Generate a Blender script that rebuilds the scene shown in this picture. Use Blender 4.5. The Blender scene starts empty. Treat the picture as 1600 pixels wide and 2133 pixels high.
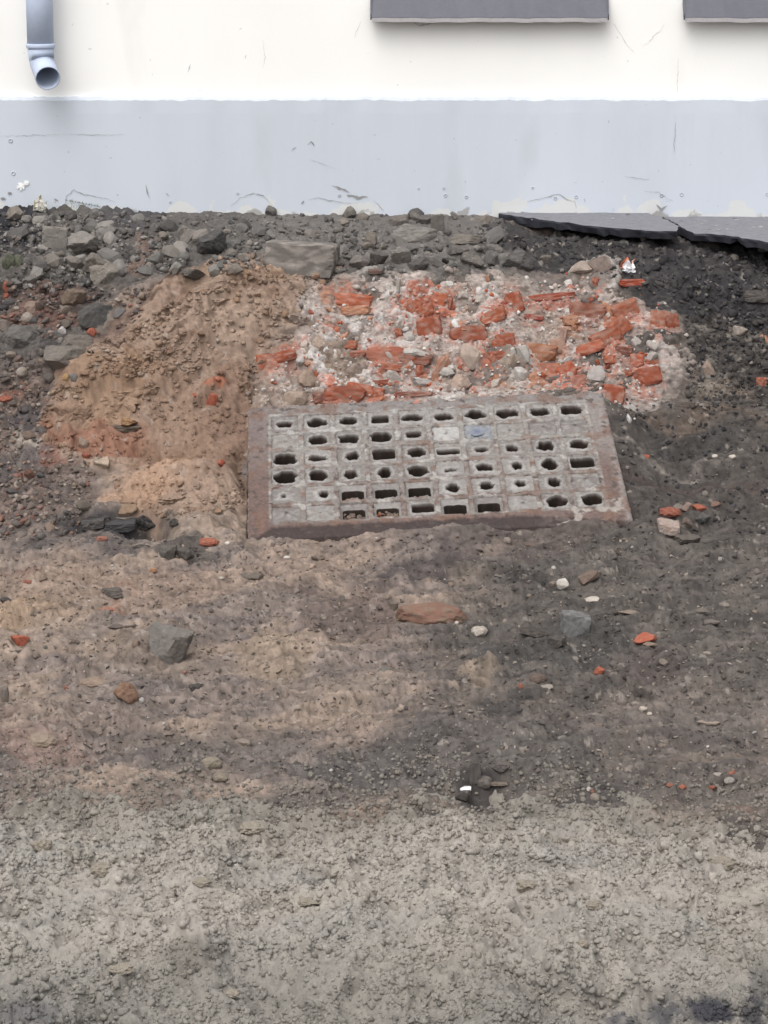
import bpy, math, random
import numpy as np
from mathutils import Vector
rng = np.random.default_rng(7)
random.seed(7)

# ------------------------------------------------------------------ camera, sky, sun, exposure
scene = bpy.context.scene
F, PITCH = 4950.0, math.radians(15.0)          # focal length in photo pixels (1600 wide), downward pitch
CAM = np.array([0.0, -10.5, 1.45])
cam_data = bpy.data.cameras.new("camera")
cam_data.sensor_fit = 'HORIZONTAL'
cam_data.sensor_width = 36.0
cam_data.lens = 36.0 * F / 1600.0
cam_data.clip_start, cam_data.clip_end = 0.1, 400.0
cam = bpy.data.objects.new("camera", cam_data)
cam.location = CAM
cam.rotation_euler = (math.pi / 2 - PITCH, 0, 0)
scene.collection.objects.link(cam)
scene.camera = cam

SUN_EL, SUN_AZ = math.radians(60), math.radians(205)     # azimuth from +Y clockwise: behind the camera, a little to its left
world = bpy.data.worlds.new("World")
scene.world = world
world.use_nodes = True
wt = world.node_tree
for n in list(wt.nodes): wt.nodes.remove(n)
sky = wt.nodes.new("ShaderNodeTexSky")
sky.sky_type = 'NISHITA'; sky.sun_disc = False
sky.sun_elevation = SUN_EL; sky.sun_rotation = SUN_AZ
sky.air_density = 1.0; sky.dust_density = 5.0; sky.ozone_density = 1.0
hs = wt.nodes.new("ShaderNodeHueSaturation"); hs.inputs['Saturation'].default_value = 0.14   # cloud cover greys the sky
bg = wt.nodes.new("ShaderNodeBackground"); bg.inputs['Strength'].default_value = 0.15
wo = wt.nodes.new("ShaderNodeOutputWorld")
wt.links.new(sky.outputs[0], hs.inputs['Color']); wt.links.new(hs.outputs[0], bg.inputs[0]); wt.links.new(bg.outputs[0], wo.inputs[0])
sun_d = bpy.data.lights.new("sun", 'SUN')
sun_d.energy = 0.6; sun_d.angle = math.radians(75); sun_d.color = (1.0, 0.965, 0.92)
sun = bpy.data.objects.new("sun", sun_d)
sun.rotation_euler = (math.pi / 2 - SUN_EL, 0, -SUN_AZ + math.pi)
scene.collection.objects.link(sun)
_d = Vector((math.sin(SUN_AZ) * math.cos(SUN_EL), math.cos(SUN_AZ) * math.cos(SUN_EL), math.sin(SUN_EL)))
sun.rotation_euler = _d.to_track_quat('Z', 'Y').to_euler()
vs = scene.view_settings
scene.display_settings.display_device = 'sRGB'
vs.view_transform = 'Standard'; vs.look = 'None'; vs.gamma = 1.0; vs.use_curve_mapping = False
vs.exposure = 0.58

# ------------------------------------------------------------------ small helpers
COL = scene.collection
KK = 1.5                                          # how bright this light shows a level white surface
def lin(c):
    c = np.asarray(c, float) / 255.0
    return np.where(c <= 0.04045, c / 12.92, ((c + 0.055) / 1.055) ** 2.4)
def S(r, g, b, k=None):
    return lin((r, g, b)) / (k or KK)
cp, sp = math.cos(PITCH), math.sin(PITCH)
FW = np.array([0, cp, -sp]); UP = np.array([0, sp, cp]); RT = np.array([1.0, 0, 0])
def project(P):
    d = P - CAM
    z = d @ FW
    return 800 + F * (d @ RT) / z, 1066.5 - F * (d @ UP) / z, z
def at_y(px, py, Y):                              # point on the upright plane y = Y
    r = FW + RT * (px - 800) / F + UP * (1066.5 - py) / F
    return CAM + r * ((Y - CAM[1]) / r[1])
def at_z(px, py, Z):                              # point on the level plane z = Z
    r = FW + RT * (px - 800) / F + UP * (1066.5 - py) / F
    return CAM + r * ((Z - CAM[2]) / r[2])

def tag(o, label=None, cat=None, group=None, kind=None):
    if label: o['label'] = label
    if cat: o['category'] = cat
    if group: o['group'] = group
    if kind: o['kind'] = kind
    return o
def empty(name, loc=(0, 0, 0)):
    o = bpy.data.objects.new(name, None); o.location = loc; o.empty_display_size = 0.1
    COL.objects.link(o); return o
def link(name, me, parent=None):
    o = bpy.data.objects.new(name, me); COL.objects.link(o)
    if parent is not None: o.parent = parent
    return o
def mesh_np(name, V, faces, col=None, mat=None, smooth=True):
    """faces: (n,3) or (n,4) int array."""
    faces = np.asarray(faces, np.int32); V = np.asarray(V, np.float32)
    me = bpy.data.meshes.new(name)
    k = faces.shape[1]; n = len(faces)
    me.vertices.add(len(V)); me.vertices.foreach_set('co', V.ravel())
    me.loops.add(n * k); me.loops.foreach_set('vertex_index', faces.ravel())
    me.polygons.add(n)
    me.polygons.foreach_set('loop_start', np.arange(0, n * k, k, dtype=np.int32))
    try: me.polygons.foreach_set('loop_total', np.full(n, k, np.int32))
    except Exception: pass
    me.polygons.foreach_set('use_smooth', np.full(n, smooth, bool))
    if col is not None:
        c = np.ones((len(V), 4), np.float32); c[:, :3] = np.clip(col, 0.002, 0.95)
        a = me.color_attributes.new('Col', 'FLOAT_COLOR', 'POINT'); a.data.foreach_set('color', c.ravel())
    if mat: me.materials.append(mat)
    me.update(calc_edges=True)
    return me
def mesh_py(name, V, faces, mat=None, smooth=False, col=None):
    me = bpy.data.meshes.new(name); me.from_pydata([tuple(v) for v in V], [], [tuple(f) for f in faces])
    if mat: me.materials.append(mat)
    if col is not None:
        c = np.ones((len(V), 4), np.float32); c[:, :3] = np.clip(col, 0.002, 0.95)
        a = me.color_attributes.new('Col', 'FLOAT_COLOR', 'POINT'); a.data.foreach_set('color', c.ravel())
    if smooth:
        for p in me.polygons: p.use_smooth = True
    me.update(); return me
def box_vf(x0, x1, y0, y1, z0, z1):
    V = [(x0,y0,z0),(x1,y0,z0),(x1,y1,z0),(x0,y1,z0),(x0,y0,z1),(x1,y0,z1),(x1,y1,z1),(x0,y1,z1)]
    return V, [(0,3,2,1),(4,5,6,7),(0,1,5,4),(1,2,6,5),(2,3,7,6),(3,0,4,7)]
def boxes(name, lst, mat, parent=None):
    V, Fc = [], []
    for b in lst:
        v, f = box_vf(*b); o = len(V); V += v; Fc += [tuple(i + o for i in q) for q in f]
    return link(name, mesh_py(name, V, Fc, mat), parent)

# ------------------------------------------------------------------ noise
def h01(ix, iy, s):
    x = (ix.astype(np.int64) * 374761393 + iy.astype(np.int64) * 668265263 + s * 974634777) & 0xFFFFFFFF
    x = ((x ^ (x >> 13)) * 1274126177) & 0xFFFFFFFF
    x = ((x ^ (x >> 16)) * 2246822519) & 0xFFFFFFFF
    x = x ^ (x >> 15)
    return (x & 0xFFFFFF).astype(np.float32) / 16777216.0
def gnoise(x, y, s=0):
    ix, iy = np.floor(x), np.floor(y); fx, fy = (x - ix).astype(np.float32), (y - iy).astype(np.float32)
    ix = ix.astype(np.int64); iy = iy.astype(np.int64)
    def g(a, b):
        t = h01(ix + a, iy + b, s) * 6.2831853
        return np.cos(t) * (fx - a) + np.sin(t) * (fy - b)
    u = fx * fx * fx * (fx * (fx * 6 - 15) + 10); v = fy * fy * fy * (fy * (fy * 6 - 15) + 10)
    a = g(0, 0) * (1 - u) + g(1, 0) * u; b = g(0, 1) * (1 - u) + g(1, 1) * u
    return (a * (1 - v) + b * v) * 1.5
def fbm(x, y, o=4, s=0, gain=0.5):
    r = 0; a = 1.0; f = 1.0
    for i in range(o):
        r = r + a * gnoise(x * f + 17.3 * i, y * f - 9.1 * i, s + i); a *= gain; f *= 2.03
    return r
def cells(x, y, s=0, ang=False, fill=0.75):
    """lumps packed in cells: returns height 0..1 of the tallest lump at each point and its random id"""
    x0, y0 = x, y
    x = x0 + .32 * gnoise(x0 * 1.7, y0 * 1.7, s + 60) + .12 * gnoise(x0 * 4.1, y0 * 4.1, s + 61)
    y = y0 + .32 * gnoise(x0 * 1.7 + 31, y0 * 1.7, s + 62) + .12 * gnoise(x0 * 4.1 + 31, y0 * 4.1, s + 63)
    ix = np.floor(x).astype(np.int64); iy = np.floor(y).astype(np.int64)
    best = np.zeros(x.shape, np.float32); bid = np.zeros(x.shape, np.float32)
    for a in (-1, 0, 1):
        for b in (-1, 0, 1):
            cx, cy = ix + a, iy + b
            dx = x - (cx + 0.15 + 0.7 * h01(cx, cy, s)); dy = y - (cy + 0.15 + 0.7 * h01(cx, cy, s + 1))
            k = h01(cx, cy, s + 2); r = fill * (0.45 + 0.6 * k)
            t = h01(cx, cy, s + 3) * 6.283; c, n = np.cos(t), np.sin(t)
            e = 0.75 + 0.6 * h01(cx, cy, s + 4)
            p, q = (dx * c + dy * n) * e, (-dx * n + dy * c) / e
            if ang:
                d = np.maximum(np.maximum(np.abs(p), np.abs(q)), 0.74 * (np.abs(p * 0.9) + np.abs(q)))
                hh = np.clip((r - d) * 3.2, 0, 1) * (0.35 + 0.5 * k + 0.45 * (p + q * h01(cx, cy, s + 5)))
            else:
                d2 = (p * p + q * q) / (r * r)
                hh = np.sqrt(np.clip(1 - d2, 0, 1)) * (0.4 + 0.6 * k)
            m = hh > best
            best = np.where(m, hh, best); bid = np.where(m, h01(cx, cy, s + 6), bid)
    return best.astype(np.float32), bid
def sstep(a, b, x):
    t = np.clip((x - a) / (b - a), 0, 1); return t * t * (3 - 2 * t)
def polysd(u, v, P):
    """signed distance to a polygon, positive inside"""
    P = np.asarray(P, float); d = np.full(u.shape, 1e9); ins = np.zeros(u.shape, bool)
    for i in range(len(P)):
        a, b = P[i], P[(i + 1) % len(P)]; e = b - a
        wx, wy = u - a[0], v - a[1]
        t = np.clip((wx * e[0] + wy * e[1]) / (e @ e), 0, 1)
        d = np.minimum(d, (wx - e[0] * t) ** 2 + (wy - e[1] * t) ** 2)
        c = ((a[1] <= v) & (v < b[1])) | ((b[1] <= v) & (v < a[1]))
        if e[1] != 0: ins ^= c & (u < a[0] + (v - a[1]) / e[1] * e[0])
    return np.where(ins, 1, -1) * np.sqrt(d)
def linesd(u, v, P):
    d = np.full(u.shape, 1e9)
    for a, b in zip(P[:-1], P[1:]):
        a = np.array(a, float); e = np.array(b, float) - a
        wx, wy = u - a[0], v - a[1]
        t = np.clip((wx * e[0] + wy * e[1]) / (e @ e), 0, 1)
        d = np.minimum(d, (wx - e[0] * t) ** 2 + (wy - e[1] * t) ** 2)
    return np.sqrt(d)
def blob(u, v, cx, cy, rx, ry, ang=0.0):
    c, s = math.cos(math.radians(ang)), math.sin(math.radians(ang))
    p = ((u - cx) * c + (v - cy) * s) / rx; q = (-(u - cx) * s + (v - cy) * c) / ry
    return 1 - sstep(0.55, 1.25, np.sqrt(p * p + q * q))

# ------------------------------------------------------------------ materials
def rough_mat(name, rough=0.9, scale=60.0, var=0.28, bump=0.35, bdist=0.004, base=None, spec=0.25, fine=340.0, objvar=0.0, metal=0.0):
    m = bpy.data.materials.new(name); m.use_nodes = True
    t = m.node_tree; N, L = t.nodes, t.links
    b = N['Principled BSDF']; b.inputs['Roughness'].default_value = rough
    b.inputs['Specular IOR Level'].default_value = spec; b.inputs['Metallic'].default_value = metal
    if base is None:
        a = N.new('ShaderNodeAttribute'); a.attribute_name = 'Col'; src = a.outputs['Color']
    else:
        a = N.new('ShaderNodeRGB'); a.outputs[0].default_value = (*base, 1); src = a.outputs[0]
    tc = N.new('ShaderNodeTexCoord')
    n1 = N.new('ShaderNodeTexNoise'); n1.inputs['Scale'].default_value = scale; n1.inputs['Detail'].default_value = 6; n1.inputs['Roughness'].default_value = 0.65
    n2 = N.new('ShaderNodeTexNoise'); n2.inputs['Scale'].default_value = fine; n2.inputs['Detail'].default_value = 3
    L.new(tc.outputs['Object'], n1.inputs['Vector']); L.new(tc.outputs['Object'], n2.inputs['Vector'])
    ad = N.new('ShaderNodeMath'); ad.operation = 'ADD'; L.new(n1.outputs['Fac'], ad.inputs[0]); L.new(n2.outputs['Fac'], ad.inputs[1])
    mr = N.new('ShaderNodeMapRange'); mr.inputs['From Min'].default_value = 0.65; mr.inputs['From Max'].default_value = 1.35
    mr.inputs['To Min'].default_value = 1 - var; mr.inputs['To Max'].default_value = 1 + var
    L.new(ad.outputs[0], mr.inputs['Value'])
    fac = mr.outputs[0]
    if objvar:
        oi = N.new('ShaderNodeObjectInfo'); m2 = N.new('ShaderNodeMapRange')
        m2.inputs['To Min'].default_value = 1 - objvar; m2.inputs['To Max'].default_value = 1 + objvar
        L.new(oi.outputs['Random'], m2.inputs['Value'])
        mm = N.new('ShaderNodeMath'); mm.operation = 'MULTIPLY'; L.new(fac, mm.inputs[0]); L.new(m2.outputs[0], mm.inputs[1]); fac = mm.outputs[0]
    vm = N.new('ShaderNodeVectorMath'); vm.operation = 'SCALE'; L.new(src, vm.inputs[0]); L.new(fac, vm.inputs['Scale'])
    L.new(vm.outputs[0], b.inputs['Base Color'])
    bp = N.new('ShaderNodeBump'); bp.inputs['Strength'].default_value = bump; bp.inputs['Distance'].default_value = bdist
    L.new(ad.outputs[0], bp.inputs['Height']); L.new(bp.outputs[0], b.inputs['Normal'])
    return m
M_soil = rough_mat('soil', 0.95, 45, 0.22, 0.5, 0.006)
M_sand = rough_mat('sand', 0.95, 70, 0.16, 0.5, 0.005)
M_mortar = rough_mat('mortar', 0.95, 80, 0.22, 0.5, 0.005)
M_stone = rough_mat('stone', 0.9, 40, 0.25, 0.45, 0.005, objvar=0.12)
M_chip = rough_mat('chips', 0.92, 70, 0.2, 0.3, 0.003)
M_brick = rough_mat('brick', 0.92, 50, 0.25, 0.5, 0.005, objvar=0.1)
M_iron = rough_mat('crusted_iron', 0.8, 60, 0.3, 0.6, 0.004, spec=0.35)
M_glass = rough_mat('crusted_glass', 0.62, 70, 0.3, 0.5, 0.003, spec=0.5)
M_asph = rough_mat('asphalt', 0.9, 26, 0.26, 0.5, 0.004)
M_zinc = rough_mat('painted_zinc', 0.72, 6, 0.06, 0.04, 0.001, base=S(172,182,200,0.92), spec=0.2, fine=40)
M_sill = rough_mat('sill_metal', 0.5, 8, 0.1, 0.05, 0.001, base=S(114,115,127,1.95), spec=0.4, fine=60)
M_lip = rough_mat('sill_lip', 0.55, 9, 0.16, 0.05, 0.001, base=S(150,146,147,1.0), spec=0.35, fine=60)
M_grime = rough_mat('grime', 0.95, 60, 0.3, 0.1, 0.001, base=S(160,159,158,1.3))
M_plug = rough_mat('plug', 0.8, 60, 0.2, 0.1, 0.001, base=S(188,193,200,1.13))
M_white = rough_mat('bare_plaster', 0.9, 60, 0.06, 0.1, 0.001, base=(0.82,0.82,0.81))
M_frame = rough_mat('window_frame', 0.4, 10, 0.05, 0.05, 0.001, base=(0.8,0.8,0.8))
M_paper = rough_mat('paper', 0.6, 20, 0.04, 0.1, 0.001)
M_moss = rough_mat('moss', 0.9, 50, 0.3, 0.1, 0.001, base=(0.15,0.175,0.10))
M_pane = bpy.data.materials.new('window_glass'); M_pane.use_nodes = True
_b = M_pane.node_tree.nodes['Principled BSDF']; _b.inputs['Base Color'].default_value = (0.03,0.035,0.04,1); _b.inputs['Roughness'].default_value = 0.05

def wall_mat(name, base, rough=0.88, stain=None, flake=None, amt=0.05):
    """painted render: faint blotches, wear, fine relief; paint flaked off in ragged patches below height `flake`"""
    m = bpy.data.materials.new(name); m.use_nodes = True
    t = m.node_tree; N, L = t.nodes, t.links; b = N['Principled BSDF']
    b.inputs['Roughness'].default_value = rough; b.inputs['Specular IOR Level'].default_value = 0.25
    tc = N.new('ShaderNodeTexCoord')
    def noise(sc, det=5, vec=None):
        n = N.new('ShaderNodeTexNoise'); n.inputs['Scale'].default_value = sc; n.inputs['Detail'].default_value = det
        L.new(vec or tc.outputs['Object'], n.inputs['Vector']); return n.outputs['Fac']
    def mix(f, a, c):
        x = N.new('ShaderNodeMix'); x.data_type = 'RGBA'
        for sk, val in ((x.inputs[0], f), (x.inputs[6], a), (x.inputs[7], c)):
            if hasattr(val, 'is_output'): L.new(val, sk)
            else: sk.default_value = (*val, 1) if len(val) == 3 else val
        return x.outputs[2]
    def rng_(v, a, c, lo=0, hi=1):
        x = N.new('ShaderNodeMapRange'); x.inputs['From Min'].default_value = a; x.inputs['From Max'].default_value = c
        x.inputs['To Min'].default_value = lo; x.inputs['To Max'].default_value = hi; L.new(v, x.inputs['Value']); return x.outputs[0]
    mp = N.new('ShaderNodeMapping'); mp.inputs['Scale'].default_value = (1, 1, 0.35); L.new(tc.outputs['Object'], mp.inputs['Vector'])
    c = mix(rng_(noise(2.2, 6, mp.outputs[0]), 0.35, 0.7, 0, 1), tuple(np.array(base) * (1 - amt)), tuple(np.array(base) * (1 + amt)))
    if stain is not None:
        c = mix(rng_(noise(5.0, 8, mp.outputs[0]), 0.60, 0.80, 0, 0.55), c, stain)
        c = mix(rng_(noise(38.0, 2), 0.73, 0.76, 0, 0.6), c, tuple(np.array(stain) * 0.7))
    if flake is not None:
        sx = N.new('ShaderNodeSeparateXYZ'); L.new(tc.outputs['Object'], sx.inputs[0])
        nz = rng_(noise(9.0, 7), 0.3, 0.7, -0.07, 0.07)
        a = N.new('ShaderNodeMath'); a.operation = 'ADD'; L.new(sx.outputs['Z'], a.inputs[0]); L.new(nz, a.inputs[1])
        c = mix(rng_(a.outputs[0], flake, flake - 0.012, 0, 0.8), c, (0.62, 0.62, 0.60))
        nz2 = rng_(noise(14.0, 8), 0.3, 0.7, -0.05, 0.05)
        a2 = N.new('ShaderNodeMath'); a2.operation = 'ADD'; L.new(sx.outputs['Z'], a2.inputs[0]); L.new(nz2, a2.inputs[1])
        c = mix(rng_(a2.outputs[0], flake - 0.035, flake - 0.05, 0, 0.8), c, (0.30, 0.29, 0.27))
    L.new(c, b.inputs['Base Color'])
    bp = N.new('ShaderNodeBump'); bp.inputs['Strength'].default_value = 0.25; bp.inputs['Distance'].default_value = 0.006
    ad = N.new('ShaderNodeMath'); ad.operation = 'ADD'; L.new(noise(4.0, 3), ad.inputs[0]); L.new(rng_(noise(90, 4), 0, 1, 0, 0.25), ad.inputs[1])
    L.new(ad.outputs[0], bp.inputs['Height']); L.new(bp.outputs[0], b.inputs['Normal'])
    return m
M_wall = wall_mat('cream_render', (0.875, 0.868, 0.84), stain=(0.74, 0.72, 0.68), amt=0.02)
M_plinth = wall_mat('grey_plinth_paint', S(206,212,221,1.13), stain=S(190,194,200,1.13), flake=0.03, amt=0.045)

# ------------------------------------------------------------------ terrain
PY = np.array([-60, -14, -11, -9, -7.5, -6.2, -5.2, -4.3, -3.2, -2.3, -1.36, -1.27, -0.86, -0.35, 0.0, 0.6])
PZ = np.array([-0.1, -0.15, -0.3, -0.7, -1.0, -1.05, -1.04, -1.0, -0.935, -0.885, -0.61, -0.56, -0.125, -0.03, 0.0, 0.0])
_yy = np.linspace(-14.5, 0.6, 6000)
_zz = np.interp(_yy, PY, PZ)
_k = np.hanning(61); _k /= _k.sum()
_zz = np.convolve(np.pad(_zz, 30, mode='edge'), _k, mode='valid')
_ss = np.concatenate([[0], np.cumsum(np.hypot(np.diff(_yy), np.diff(_zz)))])
def zbase(Y): return np.where(Y < -14.4, np.interp(Y, PY, PZ), np.interp(Y, _yy, _zz))
def sarc(Y): return np.interp(Y, _yy, _ss) + np.minimum(Y + 14.5, 0)
_vt = project(np.stack([_yy * 0, _yy, _zz], -1))[1]          # photo row of each profile point
_ok = _yy > -7.2
_vt_s, _yt_s = _vt[_ok][::-1], _yy[_ok][::-1]
_vm = np.maximum.accumulate(_vt_s)
def base_at(u, v):
    Y = np.interp(v, _vm, _yt_s); z = zbase(np.asarray(Y))
    d = (np.stack([np.zeros_like(Y), Y, z], -1) - CAM) @ FW
    return (np.asarray(u) - 800) / F * d, Y

# grate pose: corners of the panel (top-left, top-right, bottom-right, bottom-left)
GTL = np.array([-0.535, -1.338, -0.580]); GTR = np.array([0.865, -1.293, -0.519]); GBL = np.array([-0.493, -2.221, -0.872])
GW, GH = 1.4, 0.93
GA = (GTR - GTL) / np.linalg.norm(GTR - GTL); GB = (GBL - GTL); GB = GB - GA * (GB @ GA); GB /= np.linalg.norm(GB)
GN = np.cross(GB, GA); GN = GN if GN[2] > 0 else -GN
def g3(a, b, n=0.0):
    a = np.asarray(a, float); b = np.asarray(b, float); n = np.asarray(n, float) + 0 * a
    return GTL + a[..., None] * GA + b[..., None] * GB + n[..., None] * GN

MASON = [(515,790),(560,735),(600,690),(635,625),(700,585),(800,570),(960,558),(1060,562),(1150,570),(1215,552),(1245,540),(1285,560),
         (1310,590),(1345,605),(1440,640),(1470,690),(1452,745),(1425,800),(1405,845),(1320,880),(1240,870),(900,880),(660,890),(525,890)]
SPILL = [(725,575),(640,562),(520,565),(420,590),(350,625),(255,690),(180,750),(110,800),(80,870),(90,930),(170,960),(230,1000),(250,1060),
         (330,1085),(420,1080),(520,1060),(530,860),(520,790),(600,700),(640,620)]
BUMPS = []                                        # (x, Y, radius x, radius y, height)
def bump_px(u, v, rx, ry, h):
    x, Y = base_at(float(u), float(v)); BUMPS.append((float(x), float(Y), rx, ry, h))
for b in [(520,640,.40,.13,.075),(385,710,.34,.14,.105),(240,815,.22,.07,.15),(150,850,.15,.07,.07),(285,925,.22,.08,-.085),(390,1010,.2,.12,.05),
          (60,740,.25,.16,.05),(60,560,.2,.1,.03),(308,1098,.075,.06,-.15),(245,1072,.16,.05,.05),(1245,560,.08,.05,.06),(850,600,.3,.08,.02),
          (1340,690,.2,.1,.03),(1000,720,.5,.12,.02),(1400,900,.5,.1,-.015),(1480,960,.5,.12,.01),(258,432,.08,.07,.085),(190,435,.05,.04,.03),(120,450,.35,.09,.03),(430,450,.3,.05,.012),
          (308,434,.05,.04,.05),(10,440,.14,.07,.055),(900,1290,.2,.15,.02),(300,1250,.5,.3,.03),(640,1230,.5,.2,.02),(1100,1540,.35,.2,.03),
          (1100,1210,.2,.06,-.02),(700,1290,.2,.08,-.015),(700,1530,.5,.12,.02),(120,1500,.3,.2,.03),(1490,1660,.09,.06,-.04),(1010,1640,.16,.09,-.03),
          (505,960,.07,.32,-.04),(600,545,.3,.07,.02)]:
    bump_px(*b)
def zmacro(x, Y):
    s = sarc(Y)
    z = zbase(Y)
    for bx, by, rx, ry, h in BUMPS:
        z = z + h * np.exp(-((x - bx) / rx) ** 2 - ((Y - by) / ry) ** 2)
    spm_ = np.exp(-((x + .78) / .34) ** 2 - ((Y + 1.1) / .34) ** 2)
    z = z + spm_ * (.055 * fbm((x - s) * 5.5, (x + s) * 1.6, 3, 15) + .018 * fbm((x - s) * 14, (x + s) * 4, 2, 16))
    far = 1 - sstep(2.5, 6.0, np.abs(x))
    z = z + 0.035 * gnoise(x * 0.9, s * 1.3, 11) * sstep(0.0, 0.5, -Y) + 0.02 * fbm(x * 2.3, s * 3.0, 2, 12) * sstep(0, .4, -Y)
    # right-hand side: steep face under the pavement edge, then a terrace
    r = sstep(0.42, 0.75, x)
    zr = np.interp(Y, [-60,-14,-9,-7.5,-4.3,-2.3,-1.75,-1.62,-1.36,-1.22,-1.05,-0.85,-0.5,-0.05,0.6], [-0.1,-.15,-.7,-1.,-1.0,-0.885,-.775,-.735,-.655,-0.58,-0.37,-.165,-.085,-0.06,-.06])
    z = z + r * (zr - zbase(Y)) * far
    # ground under and around the panel
    a = (x - GTL[0]) * GA[0] + (Y - GTL[1]) * GA[1]; b = -(Y - GTL[1] - a * GA[1]) / abs(GB[1])
    zp = GTL[2] + a * GA[2] + b * GB[2]
    sd = np.maximum(np.maximum(-a, a - GW), np.maximum(-b, b - GH))       # >0 outside
    b_in = sstep(-0.004, -0.05, sd)
    near = 1 - sstep(0.0, np.where(a < 0, .07 + .05 * gnoise(s * 7, x * 0, 17), 0.22), sd)
    foot = sstep(GH - .03, GH, b)
    z = z * (1 - near) + (zp - 0.030 + .022 * foot) * near
    z = np.where(sd < 0.04, z - 0.26 * b_in, z)
    return z, b_in

def ground_fields(x, Y, u, v):
    """displacement and soil colour of the ground at every vertex (u, v: photo coordinates of the undisplaced point)"""
    s = sarc(Y)
    wu = u + 44 * fbm(x * 4, s * 4, 5, 21); wv = v + 34 * fbm(x * 4 + 9, s * 4, 5, 25)
    # --- zone masks
    bank = sstep(0.06, -0.0, (wv - 585) / 1000.0)                          # shelf below the plinth
    left = sstep(260, 130, wu + 0.25 * (wv - 800)) * sstep(1170, 1030, wv + 30 * fbm(x * 14, s * 14, 3, 81))
    rub = np.clip(np.maximum(bank * sstep(1090, 1030, wu), left), 0, 1)
    leftbank = sstep(560, 500, wu + 0.75 * (wv - 470)) * bank
    rub = np.maximum(rub, leftbank)
    sp_ = sstep(-8, 14, polysd(wu, wv, SPILL))
    rub = rub * (1 - sp_)
    dark = polysd(wu, wv, [(1035,455),(1700,470),(2400,480),(2400,800),(1700,850),(1560,820),(1470,700),(1440,640),(1330,600),(1240,560),(1050,565)])
    dark = sstep(-8, 10, dark)
    floor = sstep(1060, 1120, wv) * (1 - sp_)
    terr = sstep(820, 860, wv) * sstep(1260, 1290, wu) * (1 - sstep(1090, 1130, wv))
    # --- relief
    l1, i1 = cells(x / .075, s / .06, 31, True); l2, i2 = cells(x / .034, s / .03, 41, True)
    l3, i3 = cells(x / .017, s / .015, 51); c1, j1 = cells(x / .05, s / .045, 61); c2, j2 = cells(x / .024, s / .02, 71)
    f = fbm(x * 14, s * 14, 4, 81); sm = fbm(x * 5, s * 16 - x * 3, 5, 85); ff = fbm(x * 60, s * 60, 3, 88)
    d = rub * (0.020 * l1 + 0.010 * l2 * sstep(-.3, .3, f) + 0.005 * l3 + 0.014 * f) * (1 - .55 * sstep(505, 470, wv) * sstep(240, 330, u))
    smo = sstep(.25, -.2, fbm(x * 4 + 2, s * 4, 3, 91))
    d = d + sp_ * ((1 - .6 * smo) * (0.018 * c1 * sstep(-.4, .5, f) + 0.009 * c2 + 0.005 * l3) + 0.014 * f + 0.002 * ff)
    d = d + dark * (0.014 * l2 * sstep(-.2, .6, f) + 0.014 * f + 0.006 * l3 + .003 * ff)
    fl = np.clip(1 - rub - sp_ - dark, 0, 1)
    rough_f = sstep(-0.1, 0.5, fbm(x * 3.2, s * 5, 3, 95))
    st = fbm(x * 9, s * 34 - x * 7, 3, 97, .55)
    ff2 = fbm(x * 45, s * 45, 2, 89)
    d = d + fl * (0.030 * fbm(x * 3.2, s * 5 - x * 1.6, 3, 99) + 0.011 * sm + 0.0015 * ff2 + 0.003 * st + 0.006 * f + 0.008 * l1 * (i1 > .7) + 0.007 * l2 * (i2 > .45) + .004 * l3 + rough_f * (0.005 * l3 + 0.007 * c2 + 0.006 * f))
    # --- soil colours
    col = np.zeros(x.shape + (3,)); 
    def put(m, c):
        nonlocal col
        m = np.clip(m, 0, 1)[..., None]; col = col * (1 - m) + np.asarray(c) * m
    put(np.ones_like(x), S(140,123,114))
    put(sstep(-.35, .5, sm), S(122,108,103))
    put(0.8 * sstep(-.1, .45, fbm(x * 2.2, s * 4.5 - x * 1.5, 4, 101)) , S(160,137,120))
    rf = sstep(-130, 150, wu - (1010 - 0.42 * (wv - 1150)) + 90 * fbm(x * 2, s * 5, 3, 105)) * (1 - 0.35 * sstep(1380, 1500, wv))
    put(rf, S(99,91,86))
    put(rf * 0.7 * sstep(-.2, .5, sm), S(84,78,75))
    put(rf * .55 * sstep(.1, .6, fbm(x * 3, s * 9 - x * 2, 4, 108)), S(118,106,100))
    put(.6 * sstep(1420, 1560, wv) * sstep(0.0, .5, fbm(x * 2.4, s * 5, 3, 110)), S(98,90,88))
    for (cx, cy, rx, ry, an, c, m) in [
        (560,1200,260,45,-14,(160,135,118),.7),(150,1230,190,55,8,(154,129,111),.7),(40,1275,90,40,0,(168,138,110),.8),(330,1240,160,50,0,(150,124,108),.6),
        (870,1190,130,26,-20,(86,77,77),.9),(720,1280,130,55,5,(108,90,84),.75),(560,1370,90,40,0,(152,130,108),.6),(700,1460,150,38,-6,(152,132,116),.55),
        (990,1412,45,18,-20,(156,134,114),.6),(1180,1110,260,30,-8,(104,90,86),.7),(1090,1200,80,26,0,(62,58,57),.7),(1150,1350,190,45,-8,(78,75,73),.8),
        (300,1370,150,40,-8,(132,114,100),.6),(80,1570,120,45,10,(150,120,108),.7),(150,1520,160,40,0,(134,116,106),.6),(480,1560,250,35,-4,(108,98,95),.7),
        (820,1600,170,60,-10,(92,86,85),.85),(1060,1480,60,28,0,(70,67,67),.8),(1240,1445,90,25,-20,(80,76,73),.7),(1420,1500,220,50,0,(122,110,104),.55),(1130,1580,160,60,0,(96,90,87),.7),
        (1350,1410,120,40,0,(98,84,80),.5),(1450,1640,160,45,0,(104,95,90),.7),(1540,1690,50,18,0,(140,108,94),.6),(1200,1660,150,30,0,(88,82,80),.8),(700,1610,170,25,0,(100,94,92),.8),(225,1275,36,10,-15,(160,112,92),.5),(40,1200,40,14,0,(140,104,92),.5)]:
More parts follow.
